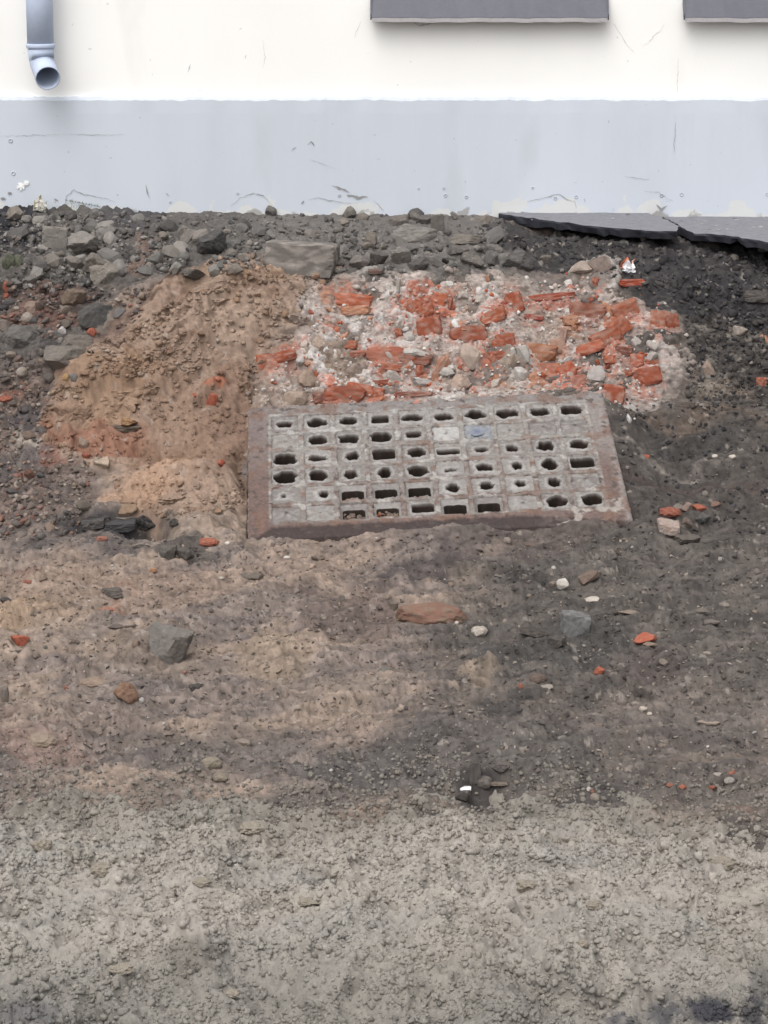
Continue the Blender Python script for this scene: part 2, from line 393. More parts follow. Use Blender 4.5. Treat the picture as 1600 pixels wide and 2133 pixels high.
        put(m * blob(wu, wv, cx, cy, rx, ry, an), S(*c))
    put(.85 * blob(wu, wv, 1010, 1632, 58, 40), S(62,59,60)); put(terr, S(85,78,74)); put(terr * blob(wu, wv, 1450,845,190,26,-3), S(106,90,80)); put(terr * .8 * blob(wu, wv, 1430,1000,300,22,-2), S(84,72,68))
    put(.8 * terr * blob(wu, wv, 1420,900,150,26,0), S(72,68,67)); put(.7 * terr * blob(wu, wv, 1400,950,180,8,2), S(122,112,106))
    lowl = sstep(720, 850, wv) * sstep(300, 200, wu) * sstep(1150, 1040, wv + 30 * f)
    put(rub, S(106,101,97)); put(rub * .85 * sstep(480, 600, wu) * sstep(600, 560, wv), S(128,123,119)); put(.6 * rub * sstep(.3, .9, i1), S(116,112,108)); put(.5 * rub * sstep(.7, .95, i2), S(82,79,78))
    put(rub * .5 * sstep(0, .5, fbm(x * 5, s * 5, 3, 115)) * sstep(420, 250, wu), S(78,74,73))
    put(lowl * (1 - sp_) * .85, S(118,102,95)); put(lowl * .7 * (1 - sp_) * sstep(.1, .5, fbm(x * 7, s * 7, 3, 117)), S(92,84,82)); put(lowl * .5 * sstep(.65, .9, i2) * (1 - sp_), S(150,134,124))
    for (cx, cy, rx, ry, an, c, m) in [(20,480,62,70,10,(52,51,56),.95),(270,465,75,30,0,(86,83,86),.8),(210,560,110,40,0,(84,80,78),.6),(90,640,110,22,0,(106,80,72),.7),(90,670,80,18,0,(128,92,80),.6),
        (290,545,32,35,10,(140,116,104),.6),(355,540,30,30,0,(126,110,100),.6),(430,460,60,25,0,(112,107,104),.6),(900,600,300,12,0,(120,114,110),.5),(55,925,45,16,15,(188,176,164),.85),(100,945,45,20,10,(150,104,86),.7),(10,830,36,10,0,(150,98,80),.6),
        (70,890,70,30,0,(84,82,84),.7),(30,960,90,30,0,(96,92,92),.7),(220,1090,150,24,2,(66,64,66),.9),(160,1140,150,26,0,(88,82,82),.7),(380,1150,90,16,5,(84,78,76),.8),(170,1060,120,24,-5,(128,112,102),.6)]:
        put(m * blob(wu, wv, cx, cy, rx, ry, an), S(*c))
    put(sp_, S(162,139,123)); put(sp_ * .7 * sstep(-.1, .6, fbm(x * 4, s * 4, 4, 121)), S(174,152,135)); put(sp_ * .5 * sstep(.15, .6, fbm(x * 5 + 5, s * 6, 4, 123)), S(138,112,94))
    for (cx, cy, rx, ry, an, c, m) in [(225,850,110,36,-6,(154,124,99),.6),(470,880,70,110,0,(138,111,95),.7),(505,980,28,110,0,(112,90,76),.8),(240,910,110,30,4,(146,98,78),.7),(110,900,40,36,0,(140,96,76),.7),(330,950,100,30,-10,(128,98,80),.7),(435,835,20,16,10,(176,106,80),.7),
        (320,1010,90,38,-24,(184,152,128),.8),(390,900,40,120,-35,(150,124,106),.6),(300,690,80,10,-35,(116,100,94),.6),(240,720,60,14,-35,(112,94,88),.6),(520,620,160,10,-10,(176,148,126),.6),(430,1080,110,26,0,(156,132,114),.7),(565,650,60,9,-25,(132,114,106),.5),(85,970,26,16,0,(150,98,80),.7)]:
        put(m * blob(wu, wv, cx, cy, rx, ry, an) * np.maximum(sp_, .8), S(*c))
    put(dark, S(68,65,66)); put(dark * .6 * sstep(.0, .6, f), S(80,76,75)); put(dark * .45 * sstep(.72, .95, i3), S(110,106,102)); put(.5 * dark * blob(wu, wv, 1500, 590, 120, 40, 10), S(50,49,53))
    side = sstep(1430, 1470, wu) * sstep(620, 660, wv) * sstep(830, 800, wv)
    put(side * .8, S(84,78,74)); put(side * .6 * sstep(.6, .9, i2), S(138,130,122)); put(side * .6 * blob(wu, wv, 1500, 790, 60, 30, 0), S(150,132,118)); put(side * .6 * sstep(.1, .5, f), S(66,63,62))
    # fine mottling: small crumbs of neighbouring soils
    g = 1 + fl * (.22 * st + .30 * (i2 - .5) * sstep(-.4, .5, f) + .22 * (j2 - .5) + .16 * (i1 - .5)) + 0.16 * fbm(x * 40, s * 40, 3, 131) + 0.16 * (i3 - .5) + 0.12 * (i2 - .5)
    col = col * g[..., None]
    gr_ = col.mean(-1, keepdims=True); col = col * (1 - .16 * fl[..., None]) + gr_ * np.array([1.01, 1.0, .98]) * .28 * fl[..., None]
    col = col * (1 + fl[..., None] * np.array([.0, .004, -.012]))
    crumbs = (i3 > .975) & (l3 > .25); put(.45 * crumbs, S(176,166,156))
    return d, col

NU = 620
t_in = np.linspace(-0.182, 0.182, NU)
ext = np.concatenate([np.linspace(.183, .31, 70), np.array([.315,.325,.345,.38,.43,.5,.6,.75,.95,1.4,2.2,3.5,6.0])])
T = np.concatenate([-ext[::-1], t_in, ext])
def deff(Y): return np.maximum(Y + 10.5, 3.4)
def rows(y0, y1, n):
    yy = np.linspace(y0, y1, 4000); zz = zbase(yy); sl = np.abs(np.gradient(zz, yy))
    w = (0.27 + sl) / np.maximum(yy + 10.5, 3.0); c = np.concatenate([[0], np.cumsum((w[1:] + w[:-1]) / 2)])
    return np.interp(np.linspace(0, c[-1], n), c, yy)
POSMAP = None
MW, MH, MO = 1360, 920, (-560, 380)                 # lookup of the finished surface, 2 photo pixels per cell
posmap = np.full((MH, MW, 3), np.nan); posd = np.full((MH, MW), 1e9)
colmap = np.zeros((MH, MW, 3))
def remember(V, C):
    u, v, z = project(V)
    iu = ((u - MO[0]) / 2).astype(int); iv = ((v - MO[1]) / 2).astype(int)
    k = (iu >= 0) & (iu < MW) & (iv >= 0) & (iv < MH) & (z > 0)
    V, iu, iv, z, C = V[k], iu[k], iv[k], z[k], C[k]
    o = np.argsort(-z); V, iu, iv, z, C = V[o], iu[o], iv[o], z[o], C[o]
    tmp = np.full((MH, MW), 1e9); tmp[iv, iu] = z; tp = np.full((MH, MW, 3), np.nan); tp[iv, iu] = V; tc_ = np.zeros((MH, MW, 3)); tc_[iv, iu] = C
    m = tmp < posd; posd[m] = tmp[m]; posmap[m] = tp[m]; colmap[m] = tc_[m]
def fill_posmap():
    # drop surface points that lie hidden behind a nearer surface, then fill the gaps from their neighbours
    near_ = posd.copy()
    for a_ in range(-2, 3):
        for b_ in range(-2, 3): near_ = np.minimum(near_, np.roll(np.roll(posd, a_, 0), b_, 1))
    posmap[(posd > near_ + .07) & (posd < 1e8)] = np.nan
    for _ in range(14):
        h = np.isnan(posmap[..., 0])
        if not h.any(): break
        for ax, sh in ((1, 1), (1, -1), (0, 1), (0, -1)):
            r = np.roll(posmap, sh, ax); m = np.isnan(posmap[..., 0]) & ~np.isnan(r[..., 0]); posmap[m] = r[m]; colmap[m] = np.roll(colmap, sh, ax)[m]
def surf(u, v):
    iu = np.clip(((np.asarray(u) - MO[0]) / 2).astype(int), 0, MW - 1); iv = np.clip(((np.asarray(v) - MO[1]) / 2).astype(int), 0, MH - 1)
    return posmap[iv, iu]
def grid_faces(nr, nc, keep=None):
    i = np.arange(nr * nc, dtype=np.int32).reshape(nr, nc)
    q = np.stack([i[:-1, :-1], i[1:, :-1], i[1:, 1:], i[:-1, 1:]], -1).reshape(-1, 4)   # rows run from y0 to y1; wound to face up
    return q if keep is None else q[keep.ravel()]
def compact(V, q, col):
    used = np.unique(q); m = np.full(len(V), -1, np.int32); m[used] = np.arange(len(used)); return V[used], m[q], col[used]

Yg = np.concatenate([[0.6, 0.3, 0.12], rows(0.06, -4.75, 640), [-4.9,-5.2,-5.6,-6.1,-6.8,-7.6,-8.5,-9.5,-10.6,-12,-14,-20,-35,-60]])
X2 = T[None, :] * deff(Yg)[:, None]; Y2 = np.repeat(Yg[:, None], len(T), 1)
zm, gin = zmacro(X2, Y2)
u2, v2, _ = project(np.stack([X2, Y2, zbase(Y2)], -1))
u2 = np.where(Y2 > -7.3, u2, 0); v2 = np.where(Y2 > -7.3, v2, 2300)
gd, gc = ground_fields(X2, Y2, np.clip(u2, -900, 2500), v2)
gd = gd * (1 - .75 * sstep(.30, .42, np.abs(T))[None, :]) * (1 - 0.4 * gin) * sstep(-0.02, 0.05, -Y2 + 0.03)
slope = np.clip(-np.gradient(_zz, _yy), -2, 2); sl2 = -np.interp(Y2, _yy, slope)         # dz/dY of the profile
nl = 1 / np.sqrt(1 + sl2 ** 2)
VG = np.stack([X2, Y2 - gd * sl2 * nl, zm + gd * nl], -1)
gc = np.where((gin > .5)[..., None], S(70,60,55), gc)  # soil below the panel darkened: shade inside the holes put into the colour
remember(VG.reshape(-1, 3), gc.reshape(-1, 3))
tag(link('ground', mesh_np('ground', VG.reshape(-1, 3), grid_faces(len(Yg), len(T)), gc.reshape(-1, 3), M_soil)), kind='structure')

# ------------------------------------------------------------------ sand heap in the foreground
Ys = np.concatenate([rows(-4.05, -6.55, 320), [-6.7,-7.0,-7.5,-8.2,-9,-9.8,-11,-13,-18,-35]])
X2 = T[None, :] * deff(Ys)[:, None]; Y2 = np.repeat(Ys[:, None], len(T), 1)
Ysh = Y2 + .27 + .10 * sstep(-.2, .7, X2) - .10 * sstep(-.3, -.9, X2)
hs_ = np.interp(Ysh, [-40,-13,-10.5,-8.5,-7.2,-6.3,-5.75,-5.3,-5.0,-4.75,-4.5,-4.2,-3.9], [.02,.02,-.05,-.42,-.75,-.86,-.85,-.835,-.865,-.91,-.955,-1.01,-1.08])
edge = fbm(X2 * 1.6, Y2 * 0.8, 4, 201)
hs_ = hs_ + 0.04 * edge * sstep(-10, -5.2, Y2) + .022 * gnoise(X2 * 2.2, Y2 * 2.6, 203)
qx, qy = X2 + .02 * fbm(X2 * 12, Y2 * 12, 3, 207), Y2 + .02 * fbm(X2 * 12 + 5, Y2 * 12, 3, 208)
s1, k1 = cells(qx / .085, qy / .085, 211); s2, k2 = cells(qx / .034, qy / .034, 221); s3, k3 = cells(qx / .015, qy / .015, 231)
fs = fbm(X2 * 6, Y2 * 6, 4, 241, .5); fx = fbm(X2 * 34, Y2 * 34, 2, 245, .5)
rg = 1 - np.abs(fbm(X2 * 18, Y2 * 18, 3, 247, .5)) * 1.8
am = .55 + .6 * sstep(-.4, .4, fbm(X2 * 2.5, Y2 * 2.5, 3, 248))
dz = am * (0.016 * s1 * (k1 > .3) * sstep(-.3, .4, fs) + 0.009 * s2 + 0.004 * s3 + 0.004 * fx + .006 * rg) + 0.042 * fs - .03 * sstep(.35, .75, fbm(X2 * 4.5 + 2, Y2 * 6, 3, 265))
dz = dz * (1 - .75 * sstep(.30, .42, np.abs(T))[None, :])
hs_ = hs_ + dz + .018 * fbm(X2 * 5, Y2 * 5, 3, 269) * sstep(-5.1, -4.7, Y2)
cs = np.zeros(X2.shape + (3,)); cs[:] = S(176,169,160)
m_ = sstep(-.3, .5, fbm(X2 * 1.5, Y2 * 2, 3, 251))[..., None]; cs = cs * (1 - m_) + S(168,163,156) * m_
m_ = (.6 * sstep(.0, .6, fbm(X2 * 3 + 4, Y2 * 4, 3, 255)))[..., None]; cs = cs * (1 - m_) + S(175,167,156) * m_
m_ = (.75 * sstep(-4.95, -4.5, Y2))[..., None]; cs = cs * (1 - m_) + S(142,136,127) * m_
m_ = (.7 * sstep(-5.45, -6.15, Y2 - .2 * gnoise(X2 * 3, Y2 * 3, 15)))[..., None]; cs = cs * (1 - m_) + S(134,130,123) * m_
us, vs_, _ = project(np.stack([X2, np.maximum(Y2, -7), hs_], -1))
wob = 14 * fx
for (cx, cy, rx, ry, c, m) in [(1480,2105,55,32,(60,60,70),.9),(1385,2110,45,20,(70,70,80),.7),(1590,2060,30,60,(92,92,92),.6),(1570,2110,30,40,(62,62,70),.8),(1300,2130,40,16,(70,70,80),.7),(400,1985,70,40,(112,106,98),.5),(60,2110,80,30,(96,96,100),.6),(1440,1690,120,24,(140,122,110),.5),(1540,1700,40,18,(160,124,104),.4)]:
    m_ = (m * blob(us + wob, vs_ + wob, cx, cy, rx, ry) * (Y2 > -6.9))[..., None]; cs = cs * (1 - m_) + S(*c) * m_
cs = cs * (1 + .08 * (k3 - .5) + .08 * (k2 - .5) + .08 * fx)[..., None]
# the soil just under this sheet decides where its ragged edge lies
gz = np.interp(Y2, PY, PZ)
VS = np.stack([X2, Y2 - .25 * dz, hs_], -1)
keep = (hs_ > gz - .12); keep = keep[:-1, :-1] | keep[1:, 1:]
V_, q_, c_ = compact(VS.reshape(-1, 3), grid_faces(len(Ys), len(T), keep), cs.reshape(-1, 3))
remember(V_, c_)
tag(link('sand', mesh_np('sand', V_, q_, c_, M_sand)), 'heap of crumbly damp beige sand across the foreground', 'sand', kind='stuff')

OR, RD, DK, OT = S(186,106,78), S(172,94,70), S(146,94,80), S(194,138,108)
BRICKS = [(735,630,66,24,OR,'x',8),(742,650,50,15,OT,'x',-4),(862,640,26,22,OR,'x',20),(888,648,30,18,OR,'x',-25),(880,628,24,16,RD,'x',10),(895,685,44,34,RD,'x',-12),(972,700,64,26,RD,'box',3),(830,697,20,17,RD,'x',0),
          (802,745,64,30,S(184,112,90),'box',2),(867,752,56,17,DK,'box',2),(871,775,20,22,RD,'x',0),(892,778,21,40,RD,'x',6),(917,772,18,44,OT,'flat',28),(812,767,40,14,OR,'x',8),(716,826,72,26,RD,'x',0),(748,818,44,26,OR,'x',10),(785,822,28,20,RD,'x',0),
          (730,720,22,14,OR,'x',0),(712,755,20,14,OR,'x',0),(740,740,36,12,S(190,110,88),'x',-6),(553,757,34,25,OR,'x',0),(592,745,38,18,RD,'x',-14),(865,826,70,9,DK,'box',0),(793,798,32,9,RD,'x',2),(940,636,16,26,RD,'x',0),(912,626,26,24,OR,'x',20),(1030,660,44,20,OR,'x',-30),
          (1023,748,14,18,OR,'x',0),(1040,720,24,20,RD,'x',0),(694,692,26,14,OR,'x',-8),(717,705,12,20,OT,'x',30),(1002,729,20,12,OR,'x',0),(685,647,14,14,OT,'x',0),(988,627,15,8,DK,'x',0),(535,775,14,8,OT,'x',0),
          (1072,632,28,32,RD,'x',-25),(1028,666,44,15,OR,'x',-18),(1150,625,80,11,S(180,92,72),'box',-5),(1223,655,68,27,S(160,100,82),'box',3),(1265,648,26,20,OT,'x',30),(1300,655,50,34,OR,'x',-20),(1288,682,36,26,OR,'x',-35),(1375,672,36,34,OR,'x',10),(1398,672,24,24,RD,'x',-10),
          (1112,663,32,9,S(164,84,72),'x',5),(1122,738,76,28,S(176,118,88),'box',4),(1160,722,26,22,S(190,150,130),'x',0),(1262,708,54,26,OR,'x',-24),(1228,728,48,18,S(192,110,84),'x',-20),(1190,668,26,16,OT,'x',0),(1200,686,20,12,OT,'x',10),(1055,713,32,24,RD,'x',-12),(1037,745,34,16,RD,'x',0),(1140,777,48,26,S(190,118,94),'x',0),(1180,776,34,28,S(206,104,74),'x',-30),
          (1273,750,24,16,OR,'x',0),(1330,752,24,20,S(196,106,80),'x',0),(1350,787,46,28,RD,'x',-8),(1307,777,20,12,RD,'box',0),(1281,827,38,33,RD,'box',4),(1317,593,44,11,S(184,86,62),'box',0),(1240,589,16,17,RD,'x',30),(1117,788,38,17,OT,'x',-10),(1040,790,24,17,OT,'x',8),(1203,797,30,22,S(196,132,114),'x',0),
          (1212,775,18,12,RD,'x',0),(1300,732,34,14,DK,'x',0),(1357,756,24,9,RD,'x',0),(1590,798,24,16,RD,'x',0),(1592,708,16,18,OT,'x',20),(1015,582,10,12,OT,'x',0),(1197,585,16,9,S(206,110,90),'x',20),(672,830,34,18,DK,'x',-6),(690,846,26,14,RD,'x',0),(1022,790,14,12,RD,'x',0),(960,690,20,8,OT,'x',0),(640,760,14,10,OT,'x',0)]
# ------------------------------------------------------------------ ruined brick masonry: body of broken mortar
masonry = tag(empty('brick_masonry', (0.3, -1.0, -0.3)), 'broken old brick masonry with white mortar exposed above the grating panel', 'masonry')
MC = Vector((0.3, -1.0, -0.3)); MCn = np.array(MC)
Ym = rows(-0.60, -1.52, 350)
tm = np.linspace(-.068, .15, 420)
X2 = tm[None, :] * (Ym + 10.5)[:, None]; Y2 = np.repeat(Ym[:, None], len(tm), 1); s = sarc(Y2)
um, vm_, _ = project(np.stack([X2, Y2, zbase(Y2)], -1))
wu = um + 26 * fbm(X2 * 6, s * 6, 4, 301); wv = vm_ + 22 * fbm(X2 * 6 + 7, s * 6, 4, 305)
sd = polysd(wu, wv, MASON)
zm, gin = zmacro(X2, Y2)
a1, p1 = cells(X2 / .055, s / .04, 311, True); a2, p2 = cells(X2 / .028, s / .022, 321, True, .9); a3, p3 = cells(X2 / .014, s / .012, 331, False, .9)
fm = fbm(X2 * 10, s * 10, 4, 341); fx = fbm(X2 * 45, s * 45, 3, 345)
th = 0.035 * sstep(-22, 45, sd) - 0.022
d = th + sstep(-15, 15, sd) * (0.012 * a1 * sstep(-.35, .3, fm) + 0.006 * a2 + 0.004 * a3 + 0.018 * fm + .004 * fx)
gro = linesd(um, vm_, [(990,742),(982,770),(972,800),(976,828)])
d = d - .035 * (1 - sstep(2.0, 5.0, gro + 2 * fx))
sl2 = -np.interp(Y2, _yy, slope); nl = 1 / np.sqrt(1 + sl2 ** 2)
VM = np.stack([X2, Y2 - d * sl2 * nl, zm + d * nl], -1)
cm = np.zeros(X2.shape + (3,)); cm[:] = S(184,171,164)
def putm(m, c):
    global cm
    m = np.clip(m, 0, 1)[..., None]; cm = cm * (1 - m) + np.asarray(c) * m
white = sstep(-.45, .35, fbm(X2 * 3.2, s * 5, 3, 351)) * (1 - .8 * sstep(1310, 1420, wu))
dust = np.clip(blob(wu, wv, 620,830,120,70) + .9 * blob(wu, wv, 1120,600,140,45) + .9 * blob(wu, wv, 1150,690,90,60) + .8 * blob(wu, wv, 660,640,80,80) + .6 * blob(wu, wv, 1250,790,150,40) + .8 * blob(wu, wv, 560,800,70,50) + .7 * blob(wu, wv, 980,600,70,24) + .6 * blob(wu, wv, 1030,775,60,40), 0, 1)
putm(.75 * dust, S(160,141,128))
putm(.85 * white * sstep(-.35, .2, fm) * (1 - .7 * dust), S(222,218,214)); putm(.35 * sstep(.7, .95, p3), S(208,198,190)); putm(.4 * sstep(.2, .0, p2), S(146,130,120)); putm(.3 * sstep(.12, .0, p3), S(118,104,96))
redz = (1 - .6 * sstep(1150, 1300, wu)) * np.clip(sstep(0.0, .5, fbm(X2 * 3.5 + 3, s * 5, 3, 355)) * sstep(640, 700, wv) + blob(wu, wv, 890,640,70,40) + blob(wu, wv, 1330,690,90,60) + blob(wu, wv, 760,820,110,26), 0, 1) * (1 - .6 * dust)
putm(.6 * redz * ((p1 > .68) & (a1 > .12)), S(192,110,84)); putm(.6 * redz * (p2 > .85), S(202,118,90)); putm(.4 * redz * (p3 > .85), S(212,156,134))
for t in BRICKS: putm(.72 * blob(um + .35 * (wu - um), vm_ + .35 * (wv - vm_), t[0], t[1] + 1, t[2] * .85 + 4, t[3] * .95 + 3, t[6]) * sstep(-.35, .2, fx + .6 * fm), np.asarray(t[4]) * .72 + S(176,140,124) * .2)
putm(.7 * sstep(1330, 1440, wu) * sstep(.0, .5, fm + .3), S(128,118,110)); rim = .85 * sstep(48, -5, sd + 22 * fm); putm(rim, S(116,107,101)); putm(rim * sstep(700, 600, wu), S(162,141,126)); putm(rim * sstep(660, 700, wu) * sstep(620, 590, wv), S(134,127,122))
cm = cm * (1 + .14 * fx + .14 * (p3 - .5) + .1 * (p2 - .5))[..., None]
keep = (sd > -30); keep = keep[:-1, :-1] & keep[1:, 1:]
V_, q_, c_ = compact(VM.reshape(-1, 3), grid_faces(len(Ym), len(tm), keep), cm.reshape(-1, 3))
remember(V_, c_)
link('mortar_body', mesh_np('mortar_body', V_ - MCn, q_, c_, M_mortar), masonry)
fill_posmap()

# ------------------------------------------------------------------ stones: one shape maker for every block, brick and pebble
def ico(n):
    p = (1 + 5 ** .5) / 2
    V = [(-1,p,0),(1,p,0),(-1,-p,0),(1,-p,0),(0,-1,p),(0,1,p),(0,-1,-p),(0,1,-p),(p,0,-1),(p,0,1),(-p,0,-1),(-p,0,1)]
    Fc = [(0,11,5),(0,5,1),(0,1,7),(0,7,10),(0,10,11),(1,5,9),(5,11,4),(11,10,2),(10,7,6),(7,1,8),(3,9,4),(3,4,2),(3,2,6),(3,6,8),(3,8,9),(4,9,5),(2,4,11),(6,2,10),(8,6,7),(9,8,1)]
    V = [np.array(v) / np.linalg.norm(v) for v in V]
    for _ in range(n):
        mid = {}; nf = []
        def m(a, b):
            k = (min(a, b), max(a, b))
            if k not in mid:
                w = V[a] + V[b]; V.append(w / np.linalg.norm(w)); mid[k] = len(V) - 1
            return mid[k]
        for a, b, c in Fc:
            x, y, z = m(a, b), m(b, c), m(c, a); nf += [(a, x, z), (b, y, x), (c, z, y), (x, y, z)]
        Fc = nf
    return np.array(V), np.array(Fc, np.int32)
ICO = {k: ico(k) for k in (0, 1, 2, 3)}
def rock_dirs(D, kind, r):
    """radius of a faceted stone along directions D; half extents about 1"""
    if kind == 'box':
        n = np.array([(1,0,0),(-1,0,0),(0,1,0),(0,-1,0),(0,0,1),(0,0,-1)], float); h = np.ones(6) * r.uniform(.86, 1, 6)
        n = n + r.normal(0, .05, n.shape)
        e = r.normal(0, 1, (6, 3)); e /= np.linalg.norm(e, axis=1)[:, None]
        n = np.concatenate([n, e]); h = np.concatenate([h, np.abs(e).sum(1) * r.uniform(.68, .92, 6)])
    elif kind == 'pebble':
        n = r.normal(0, 1, (40, 3)); h = r.uniform(.92, 1.0, 40)
    elif kind == 'flat':
        n = r.normal(0, 1, (9, 3)); n[:, 2] *= .25; h = r.uniform(.72, 1.0, 9)
        n = np.concatenate([n, [(0.08, .05, 1), (.0, -.06, -1)]]); h = np.concatenate([h, [.95, .95]])
    else:
        n = r.normal(0, 1, (13, 3)); h = r.uniform(.62, 1.0, 13)
        n = np.concatenate([n, [(0.1, -.1, 1), (.1, .05, -1)]]); h = np.concatenate([h, [.85, .85]])
    n = n / np.linalg.norm(n, axis=1)[:, None]
    dn = D @ n.T
    return np.where(dn > 1e-3, h[None] / np.maximum(dn, 1e-3), 9).min(1).clip(.2, 1.5)
def rock_np(kind, lvl, seed, rough=.05):
    D, Fc = ICO[lvl]; r = np.random.default_rng(seed)
    R = rock_dirs(D, kind, r)
    if rough: R = R * (1 + rough * fbm(D[:, 0] * 2.6 + seed % 97, D[:, 1] * 2.6 + D[:, 2] * 1.9, 5 if lvl > 2 else 3, seed % 1000, .62))
    V = D * R[:, None]
    V = V - (V.max(0) + V.min(0)) / 2
    return V / (V.max(0) - V.min(0)) * 2, Fc          # half extents exactly 1
def rock_color(V, c, seed, c2=None, amt=.5, sc=2.0):
    c = np.asarray(c)
    n = fbm(V[:, 0] * sc + seed % 31, V[:, 1] * sc + V[:, 2] * sc * 1.3, 4, seed % 997)
    o = np.repeat(c[None], len(V), 0)
    if c2 is not None:
        m = (amt * sstep(-.15, .35, n))[:, None]; o = o * (1 - m) + np.asarray(c2) * m
    return o * (1 + .16 * n)[:, None]
def rotz(a):
    c, s_ = math.cos(a), math.sin(a); return np.array([[c, -s_, 0], [s_, c, 0], [0, 0, 1.0]])
def rotx(a):
    c, s_ = math.cos(a), math.sin(a); return np.array([[1.0, 0, 0], [0, c, -s_], [0, s_, c]])
def roty(a):
    c, s_ = math.cos(a), math.sin(a); return np.array([[c, 0, s_], [0, 1.0, 0], [-s_, 0, c]])
SEED = [100]; PLACED = []
def stone(name, px, py, w, h, kind, col, label=None, cat=None, c2=None, amt=.5, parent=None, roll=0.0, tilt=0.0, turn=0.0, deep=.8, mat=None, sink=.2, lvl=2, group=None, rough=.05, lift=0.0):
    """a stone that shows about w x h photo pixels around (px, py), resting in the surface there"""
    SEED[0] += 1; sd_ = SEED[0]; PLACED.append((px, py, w, h))
    P = surf(px, py + h * .32)
    if np.isnan(P[0]): P = np.array([*base_at(px, py), 0.0]); P[2] = zbase(np.array(P[1]))
    dist = (P - CAM) @ FW; mpp = dist / F
    W, Hh = w * mpp, h * mpp
    dy = deep * W
    va = math.atan2(CAM[2] - P[2], P[1] - CAM[1])                # how steeply the place is looked down on
    hz = math.sqrt(max((Hh / math.cos(va)) ** 2 - (dy * math.tan(va)) ** 2, (.45 * Hh) ** 2))
    if dy * math.sin(va) > Hh * .9: dy = Hh * .9 / math.sin(va)
    if lvl == 2 and w > 34: lvl = 3; rough = rough + .015
    V, Fc = rock_np(kind, lvl, sd_, rough)
    Rm = rotz(math.radians(turn)) @ rotx(math.radians(tilt)) @ roty(math.radians(roll))
    col = np.asarray(col, float)
    if 'brick' in name: col = col * .62 + S(150,126,114) * .22
    elif 'plaster' not in name and 'sand' not in name: col = col * np.array([1.05, 1.0, .95])
    ext_ = np.array([W, dy, hz]); c2_ = c2 if c2 is not None else (col * .6 + S(140,126,114) * .4)
    col_ = rock_color(V * ext_ / ext_.mean(), col, sd_, c2_, amt if c2 is not None else .6, 2.4)
    V = (V * np.array([W, dy, hz]) / 2) @ Rm.T
    zlo = V[:, 2].min()
    C0 = P + np.array([0, dy * .30, -zlo - sink * hz + lift])
    me = mesh_np(name, V, Fc, col_, mat or M_stone, smooth=False)
    o = link(name, me, parent)
    o.location = C0 - (MCn if parent is masonry else 0)
    if parent is None: tag(o, label, cat, group)
    return o
SH = lambda *c: S(*c)

# ------------------------------------------------------------------ the building
bld = tag(empty('building', (0, 0, 0)), 'cream rendered building with pale grey plinth behind the dug-up ground', 'building')
ZP = float(at_y(800, 207, -0.03)[2])                              # top of the plinth
def wall_x(px, py, Y=0.0): return float(at_y(px, py, Y)[0])
W1 = (wall_x(790, 10), wall_x(1262, 10)); W2 = (wall_x(1438, 10), wall_x(1438, 10) + W1[1] - W1[0])
pit = W2[0] - W1[0]
wins = [(W1[0] + k * pit, W1[1] + k * pit) for k in (-3, -2, -1, 0, 1, 2, 3)]
wins = [w for w in wins if not (w[0] < wall_x(160, 10) and w[1] > wall_x(-20, 10))]
ZW0, ZW1, TOP = 0.985, 2.6, 3.6
xs = [-14.0] + [q for w in wins for q in w] + [14.0]
wb = [(-14, 14, 0, .5, ZP - .05, ZW0), (-14, 14, 0, .5, ZW1, TOP)]
for i in range(0, len(xs), 2): wb.append((xs[i], xs[i + 1], 0, .5, ZW0, ZW1))
boxes('wall', wb, M_wall, bld)
# plinth: slightly proud, top edge uneven
npl = 900; xp = np.linspace(-14, 14, npl); xp = np.sort(np.concatenate([xp, np.linspace(-1.9, 1.9, 500)]))
ez = ZP + .006 * fbm(xp * 6, xp * 0, 4, 401) + .003 * fbm(xp * 30, xp * 0, 2, 402)
prof = [(0.02, .012), (-.022, .008), (-.030, -.004), (-.031, -.06), (-.030, -.3)]
V, q = [], []
for j, (py_, dz_) in enumerate(prof[:4]): V.append(np.stack([xp, np.full_like(xp, py_) + .0015 * fbm(xp * 8, xp * 0 + j, 3, 404), ez + dz_], -1))
V.append(np.stack([xp, np.full_like(xp, -.03), np.full_like(xp, -.6)], -1))
V = np.concatenate(V); n = len(xp); nr = 5
i = np.arange(nr * n, dtype=np.int32).reshape(nr, n); q = np.stack([i[:-1, :-1], i[1:, :-1], i[1:, 1:], i[:-1, 1:]], -1).reshape(-1, 4)
link('plinth', mesh_np('plinth', V, q, None, M_plinth, smooth=False), bld)
for w in wins:
    f = boxes('window', [(w[0], w[1], .14, .2, ZW0, ZW0 + .07), (w[0], w[1], .14, .2, ZW1 - .07, ZW1), (w[0], w[0] + .07, .14, .2, ZW0 + .07, ZW1 - .07), (w[1] - .07, w[1], .14, .2, ZW0 + .07, ZW1 - .07), ((w[0] + w[1]) / 2 - .03, (w[0] + w[1]) / 2 + .03, .14, .2, ZW0 + .07, ZW1 - .07)], M_frame, bld)
    boxes('pane', [(w[0] + .07, w[1] - .07, .165, .175, ZW0 + .07, ZW1 - .07)], M_pane, f)
